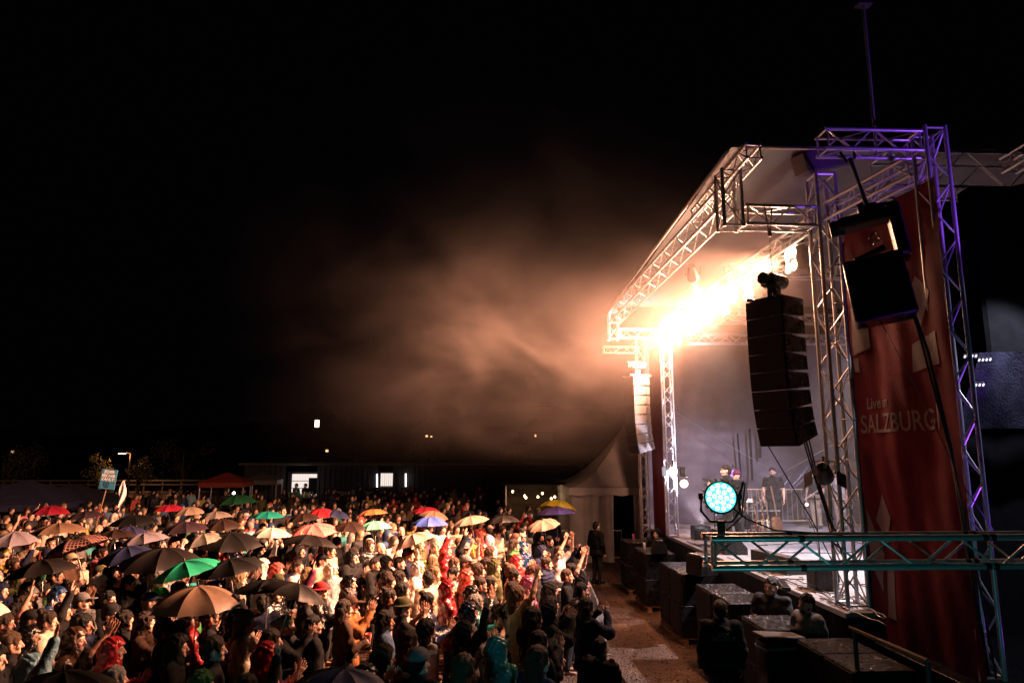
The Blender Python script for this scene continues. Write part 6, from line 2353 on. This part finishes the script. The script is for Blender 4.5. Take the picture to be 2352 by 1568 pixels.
U('navy umbrella with a violet motif behind the lavender one', 'violet motif umbrella', 266, 334, 1208, 'navy', 'motif')
U('dull brown umbrella left of the violet motif one', 'dull brown umbrella', 230, 298, 1215, 'brown', tilt=(0, -8))
U('black umbrella behind the violet motif one', 'plain black umbrella', 264, 352, 1181, 'black')
U('yellow black umbrella at the left', 'yellow black umbrella', 90, 180, 1200, 'tan', tilt=(0, -6))
U('slate umbrella cut off by the left edge', 'slate umbrella', -6, 72, 1220, 'lav', tilt=(0, 2))
U('rose red umbrella in the far rows at the left', 'rose red umbrella', 359, 419, 1158, 'crimson', z=2.2)
U('dark plum umbrella at the left of the slim brown one', 'dark plum umbrella', 381, 470, 1197, 'plum')
U('dark grey wet umbrella at the bottom left edge', 'bottom left grey umbrella', 38, 255, 1537, 'dk', z=1.85)
U('dark navy wet umbrella at the bottom edge below the pink cup', 'bottom navy umbrella', 705, 880, 1531, 'navy', z=1.85, tilt=(0, 6))
U('black umbrella behind the wet brown one', 'shadowed black umbrella', 560, 668, 1327, 'black')
U('wet dark brown umbrella with a shiny panel', 'wet brown umbrella', 628, 742, 1336, 'dk', tilt=(0, 14))
U('cream umbrella cut by the left edge', 'cream edge umbrella', -120, -8, 1364, 'white', tilt=(0, 10))
U('wet white umbrella at the lower left edge', 'white edge umbrella', -150, -14, 1442, 'white', tilt=(0, 16), z=1.95)
U('dark umbrella on the far left above the yellow black one', 'dim far umbrella', 165, 230, 1172, 'plum', z=2.2)
U('small red umbrella behind the waving arms', 'small red umbrella', 88, 150, 1160, 'crimson', z=2.2)

# ---------------------------------------------------------------- umbrella holders and the rest of the crowd
HEADS = ['short'] * 7 + ['long'] * 5 + ['ponytail'] * 2 + ['bun'] * 2 + ['bob'] * 2 + ['curly'] * 3 + ['cropped'] * 3 + ['hood'] * 6 + ['rainhood'] * 4 + ['cap'] * 4 + ['beanie'] * 2 + ['bald'] + ['hat']
POSES_R = ['idle'] * 8 + ['clap'] * 8 + ['clap_high'] * 5 + ['one_up'] 
PTXT = {'idle': 'watching', 'clap': 'clapping', 'clap_high': 'hands high', 'arms_up': 'arms up', 'one_up': 'waving', 'phone': 'filming', 'cup': 'with folded hands', 'hold': 'holding it'}
TOPS = ['black'] * 24 + ['charcoal'] * 9 + ['navy'] * 5 + ['dark blue'] * 2 + ['denim blue', 'grey', 'grey', 'white', 'white', 'cream', 'beige', 'brown', 'brown', 'olive', 'olive', 'green', 'teal', 'light blue', 'red', 'red', 'dark red', 'coral', 'pink', 'yellow', 'plum', 'lilac']
HC = ['dark brown'] * 4 + ['black'] * 4 + ['brown'] * 4 + ['light brown'] * 2 + ['blond'] * 2 + ['auburn', 'grey']
HT = {'short': 'short {} hair', 'long': 'long {} hair', 'ponytail': '{} ponytail', 'bun': '{} bun', 'bob': '{} bob', 'curly': '{} curls', 'cropped': 'cropped {} hair', 'bald': 'bald head', 'wet': 'wet {} hair'}


def describe(head, hair, hcol, kind, tcol, pose, rel, mark):
    if head in ('hood', 'rainhood'):
        a = f'person in {hcol} hood' + ('' if hcol == tcol else f' and {tcol} {kind}')
    elif head in ('cap', 'beanie', 'hat'):
        a = f'person in {hcol} {head} and {tcol} {kind}'
    else:
        a = f'{HT[head].format(hair)} above {tcol} {kind}'
        a = 'person with ' + HT[head].format(hair) + f', {tcol} {kind}'
    return f'{a}, {PTXT[pose]}, {rel} the {mark}'


KN = {'tee': 'shirt', 'jacket': 'jacket', 'raincoat': 'raincoat', 'puffer': 'puffer', 'hoodie': 'hoodie'}


def rand_person(x, y, rz, scale, pose=None, mark=None, rel=None):
    for tries in range(60):
        head = random.choice(HEADS)
        hair = random.choice(HC)
        tcol = random.choice(TOPS)
        kind = random.choice(['jacket'] * 5 + ['tee'] * 3 + ['raincoat'] * 3 + ['hoodie'] * 3 + ['puffer'])
        if head == 'rainhood':
            kind = 'raincoat'
        if head == 'hood':
            kind = 'hoodie'
        hcol = tcol if head in ('hood', 'rainhood') else random.choice(['black', 'navy', 'grey', 'beige', 'red', 'olive'])
        ps = pose or random.choice(POSES_R)
        mk, rl = mark, rel
        if mk is None:
            near = sorted(UMB, key=lambda q: (q[1] - x) ** 2 + (q[2] - y) ** 2)[min(tries // 15, 2)]
            dx, dy = x - near[1], y - near[2]
            rl = ('right of' if dx > 0 else 'left of') if abs(dx) > abs(dy) else ('behind' if dy > 0 else 'before')
            mk = near[0]
        lab = describe(head, hair, hcol, KN[kind], tcol, ps, rl, mk)
        if lab not in LABELS and len(lab.replace(',', '').split()) <= 16:
            break
    LABELS.add(lab)
    return person((x, y, 0), rz, ps, (kind, tcol), head, hair, random.choice([0, 1, 2, 3, 3, 0, 1, 4, 5] if random.random() < 0.5 else [0, 1, 3]), scale, hcol=hcol, label=lab,
                  legs=random.choice(['charcoal', 'black', 'navy', 'denim blue', 'brown', 'beige']), girth=random.uniform(0.95, 1.08), pack='charcoal' if random.random() < 0.06 else None, glasses=random.random() < 0.12)


for root, short in HOLD:
    rz = facing(root.x, root.y) + random.uniform(-0.3, 0.3)
    sc = min(1.08, max(0.86, root.z / 1.27))
    off = Matrix.Rotation(rz, 3, 'Z') @ Vector((0.075 * sc, 0.335 * sc, 0))
    x, y = root.x - off.x, root.y - off.y
    rand_person(x, y, rz, sc, 'hold', short, 'under')
    OCC.append((x, y, 0.24))


def free(x, y, r):
    return all((x - a) ** 2 + (y - b) ** 2 > (r + c) ** 2 * 0.8 for a, b, c in OCC)


def in_crowd(x, y):
    xr = 0.75 + (y - 6.5) * 0.165 if y < 10 else 1.33 + (y - 10) * 0.075
    px = 1100 + x / y * F
    return x < xr - 0.25 and px > -70


cand = []
rs = random.Random(77)
row = 0
y = 6.2
while y < 27:
    st_ = 0.60 if y < 20 else 0.68
    x = -0.86 * y - 1.0 + (row % 2) * st_ * 0.5
    while x < 3.0:
        xx, yy = x + rs.uniform(-0.14, 0.14), y + rs.uniform(-0.12, 0.12)
        if in_crowd(xx, yy) and not (yy > 22 and rs.random() < 0.25):
            cand.append((yy, xx))
        x += st_
    y += 0.56 if y < 20 else 0.75
    row += 1
far_spots = []
for yy, xx in cand:
    if NPERS[0] >= 300 or yy > 21.5:
        far_spots.append((xx, yy))
        continue
    if free(xx, yy, 0.25):
        # nearest rows stay open where single people stand in the photograph
        if yy < 8.4 and rs.random() < 0.5:
            continue
        OCC.append((xx, yy, 0.25))
        rand_person(xx, yy, facing(xx, yy) + rs.uniform(-0.35, 0.35), rs.choice([0.93, 0.95, 0.97, 0.98, 1.0, 1.02, 1.05]))
print('people', NPERS[0], 'far', len(far_spots))

# the rest of the crowd in one mass: low detail figures joined together
def low_figure(seed):
    pose = ['idle', 'clap', 'clap', 'idle', 'idle', 'hold'][seed % 6]
    out = []
    up = pose in ('one_up',)
    f = Field((-0.42, -0.24, 0.6), (0.42, 0.5, 2.05 if up else 1.82), 0.028)
    f.ell((0, 0, 1.2), (0.19, 0.14, 0.32), 0.05)
    f.cap((-0.14, 0, 1.40), (0.14, 0, 1.40), 0.08, None, 0.05)
    f.cap((-0.08, 0, 0.9), (0.08, 0, 0.6), 0.14, None, 0.05)
    for s in (1, -1):
        e, w, d, n, c, sp = arm_side(pose, s)
        f.cap(SH[s], e, 0.07, 0.06, 0.03)
        f.cap(e, w, 0.06, 0.045, 0.03)
    out.append((f, 'cloth'))
    f = Field((-0.42, -0.2, 0.6), (0.42, 0.56, 2.15 if up else 1.82), 0.022)
    f.cap((0, -0.02, 1.42), (0, 0, 1.55), 0.055, None, 0.03)
    f.ell((0, 0.0, 1.63), (0.076, 0.096, 0.115), 0.02)
    f.cap((0, 0.09, 1.62), (0, 0.115, 1.59), 0.012, 0.014, 0.01)
    for s in (1, -1):
        e, w, d, n, c, sp = arm_side(pose, s)
        f.cap(w, w + nrm(d) * 0.15, 0.035, 0.025, 0.02)
    out.append((f, 'skin'))
    f = Field((-0.2, -0.24, 1.2), (0.2, 0.2, 1.86), 0.022)
    f.ell((0, -0.02, 1.66), (0.095, 0.112, 0.11), 0.02)
    if seed % 3 == 0:
        f.cap((0, -0.06, 1.6), (0, -0.08, 1.3), 0.09, 0.08, 0.03)
    if seed % 3 == 1:
        f.ell((0, -0.02, 1.62), (0.115, 0.13, 0.13), 0.03)
        f.cap((0, -0.04, 1.55), (0, -0.03, 1.44), 0.11, None, 0.04)
    f.ell((0, 0.14, 1.59), (0.085, 0.10, 0.10), 0.02, 'sub')
    out.append((f, 'hair'))
    res = []
    for f, k in out:
        me = f.mesh('tmp', M['skin'])
        n = len(me.vertices)
        co = np.empty(n * 3, np.float32)
        me.vertices.foreach_get('co', co)
        q = np.empty(len(me.loops), np.int32)
        me.loops.foreach_get('vertex_index', q)
        res.append((co.reshape(-1, 3), q.reshape(-1, 4), k))
        bpy.data.meshes.remove(me)
    return res


def crowd_material():
    m, nt, b = mat('crowd_clothing')
    at = nd(nt, 'ShaderNodeAttribute', attribute_name='tone')
    nt.links.new(at.outputs['Color'], b.inputs['Base Color'])
    b.inputs['Roughness'].default_value = 0.75
    return m


M['crowd'] = crowd_material()


def crowd_mass(name, spots, seed):
    rn = random.Random(seed)
    figs = [low_figure(i) for i in range(6)]
    Vs, Qs, Cs, base = [], [], [], 0
    for (x, y) in spots:
        a = facing(x, y) + rn.uniform(-0.5, 0.5)
        s = rn.uniform(0.92, 1.06)
        ca, sa = math.cos(a) * s, math.sin(a) * s
        fi = rn.randrange(6)
        fg = figs[fi]
        tc_, hc_, sk_ = CLOTH[rn.choice(TOPS)], HAIRC[rn.choice(HC)], SKIN[rn.choice([0, 1, 3, 2])]
        hooded = fi % 3 == 1
        for co, q, k in fg:
            p = np.empty_like(co)
            p[:, 0] = co[:, 0] * ca - co[:, 1] * sa + x
            p[:, 1] = co[:, 0] * sa + co[:, 1] * ca + y
            p[:, 2] = co[:, 2] * s
            c = {'cloth': tc_, 'skin': sk_, 'hair': tc_ if hooded else hc_}[k]
            Vs.append(p)
            Qs.append(q + base)
            Cs.append(np.tile(np.array([*c, 1], np.float32), (len(p), 1)))
            base += len(p)
    P, Q, C = np.concatenate(Vs), np.concatenate(Qs), np.concatenate(Cs)
    me = bpy.data.meshes.new(name)
    me.vertices.add(len(P))
    me.vertices.foreach_set('co', P.ravel())
    me.loops.add(Q.size)
    me.loops.foreach_set('vertex_index', np.ascontiguousarray(Q, np.int32).ravel())
    me.polygons.add(len(Q))
    me.polygons.foreach_set('loop_start', np.arange(0, Q.size, 4, dtype=np.int32))
    me.polygons.foreach_set('loop_total', np.full(len(Q), 4, np.int32))
    me.polygons.foreach_set('use_smooth', np.ones(len(Q), bool))
    me.update(calc_edges=True)
    at = me.attributes.new('tone', 'FLOAT_COLOR', 'POINT')
    at.data.foreach_set('color', C.ravel())
    me.materials.append(M['crowd'])
    o = bpy.data.objects.new(name, me)
    link(o)
    tag(o, 'far rows of the crowd in the dark behind the umbrellas', 'crowd', kind='stuff')


spots = [(x, y) for x, y in far_spots if free(x, y, 0.2)]
for k in range(230):
    y = rs.uniform(26, 42)
    x = rs.uniform(-0.8 * y, 4.0 + 0.1 * y)
    if x < 1.0 or y > 32:
        spots.append((x, y))
crowd_mass('crowd', spots, 5)
print('crowd mass', len(spots))
# ================================================================== STAGE SMOKE
def smoke_material():
    m = bpy.data.materials.new('drifting_stage_smoke')
    m.use_nodes = True
    nt = m.node_tree
    nt.nodes.remove(nt.nodes['Principled BSDF'])
    out = nt.nodes['Material Output']
    L = nt.links
    tc = nd(nt, 'ShaderNodeTexCoord')
    sp = nd(nt, 'ShaderNodeSeparateXYZ')
    L.new(tc.outputs['Object'], sp.inputs[0])
    mp = nd(nt, 'ShaderNodeMapping')
    mp.inputs['Scale'].default_value = (0.34, 0.34, 0.48)
    mp.inputs['Location'].default_value = (3.1, 1.7, 5.2)
    L.new(tc.outputs['Object'], mp.inputs['Vector'])
    n = nd(nt, 'ShaderNodeTexNoise', Scale=1.0, Detail=6.0, Roughness=0.6, Distortion=0.9)
    L.new(mp.outputs['Vector'], n.inputs['Vector'])

    def ramp(src, a, b, c=0.0, d=1.0):
        r = nd(nt, 'ShaderNodeMapRange', interpolation_type='SMOOTHSTEP')
        r.inputs['From Min'].default_value, r.inputs['From Max'].default_value = a, b
        r.inputs['To Min'].default_value, r.inputs['To Max'].default_value = c, d
        L.new(src, r.inputs['Value'])
        return r.outputs['Result']

    def mul(a, b):
        q = nd(nt, 'ShaderNodeMath', operation='MULTIPLY')
        for i, s in enumerate((a, b)):
            if isinstance(s, float):
                q.inputs[i].default_value = s
            else:
                L.new(s, q.inputs[i])
        return q.outputs[0]

    def add(a, b):
        q = nd(nt, 'ShaderNodeMath', operation='ADD')
        L.new(a, q.inputs[0])
        L.new(b, q.inputs[1])
        return q.outputs[0]
    X, Y, Z = sp.outputs
    plume = mul(ramp(n.outputs['Fac'], 0.40, 0.72), ramp(X, -4.2, 2.6))
    plume = mul(plume, mul(ramp(Z, 3.3, 5.8), ramp(Z, 10.6, 7.2)))
    plume = mul(plume, ramp(X, 4.2, 0.4))
    inside = mul(ramp(X, 4.2, 5.6), ramp(Z, 8.3, 7.6))
    def gauss(c, s, src):
        q = nd(nt, 'ShaderNodeMath', operation='SUBTRACT')
        L.new(src, q.inputs[0])
        q.inputs[1].default_value = c
        a = nd(nt, 'ShaderNodeMath', operation='DIVIDE')
        L.new(q.outputs[0], a.inputs[0])
        a.inputs[1].default_value = s
        return mul(a.outputs[0], a.outputs[0])
    g2 = add(gauss(4.7, 1.25, X), gauss(6.6, 1.1, Z))
    ex = nd(nt, 'ShaderNodeMath', operation='POWER')
    ex.inputs[0].default_value = 0.3679
    L.new(g2, ex.inputs[1])
    g3 = add(gauss(4.3, 1.9, X), gauss(6.6, 1.5, Z))
    ex3 = nd(nt, 'ShaderNodeMath', operation='POWER')
    ex3.inputs[0].default_value = 0.3679
    L.new(g3, ex3.inputs[1])
    dens = add(mul(plume, 0.036), mul(inside, 0.009))
    dens = add(dens, mul(mul(ex3.outputs[0], ramp(Y, 20.0, 14.0)), 0.012))
    dens = add(dens, mul(mul(ex.outputs[0], ramp(Y, 16.2, 12.0)), 0.038))
    dens = mul(dens, mul(ramp(Y, 9.0, 10.6), ramp(Y, 21.2, 20.0)))
    v = nd(nt, 'ShaderNodeVolumeScatter', Anisotropy=0.1)
    v.inputs['Color'].default_value = (0.92, 0.77, 0.73, 1)
    L.new(dens, v.inputs['Density'])
    L.new(v.outputs[0], out.inputs['Volume'])
    return m


sm_ = MB()
sm_.box((3.2, 15.1, 6.0), (17.4, 12.4, 9.4))
o = sm_.build('smoke', smoke_material())
tag(o, 'warm lit smoke drifting left from the stage lamps', 'smoke', kind='stuff')
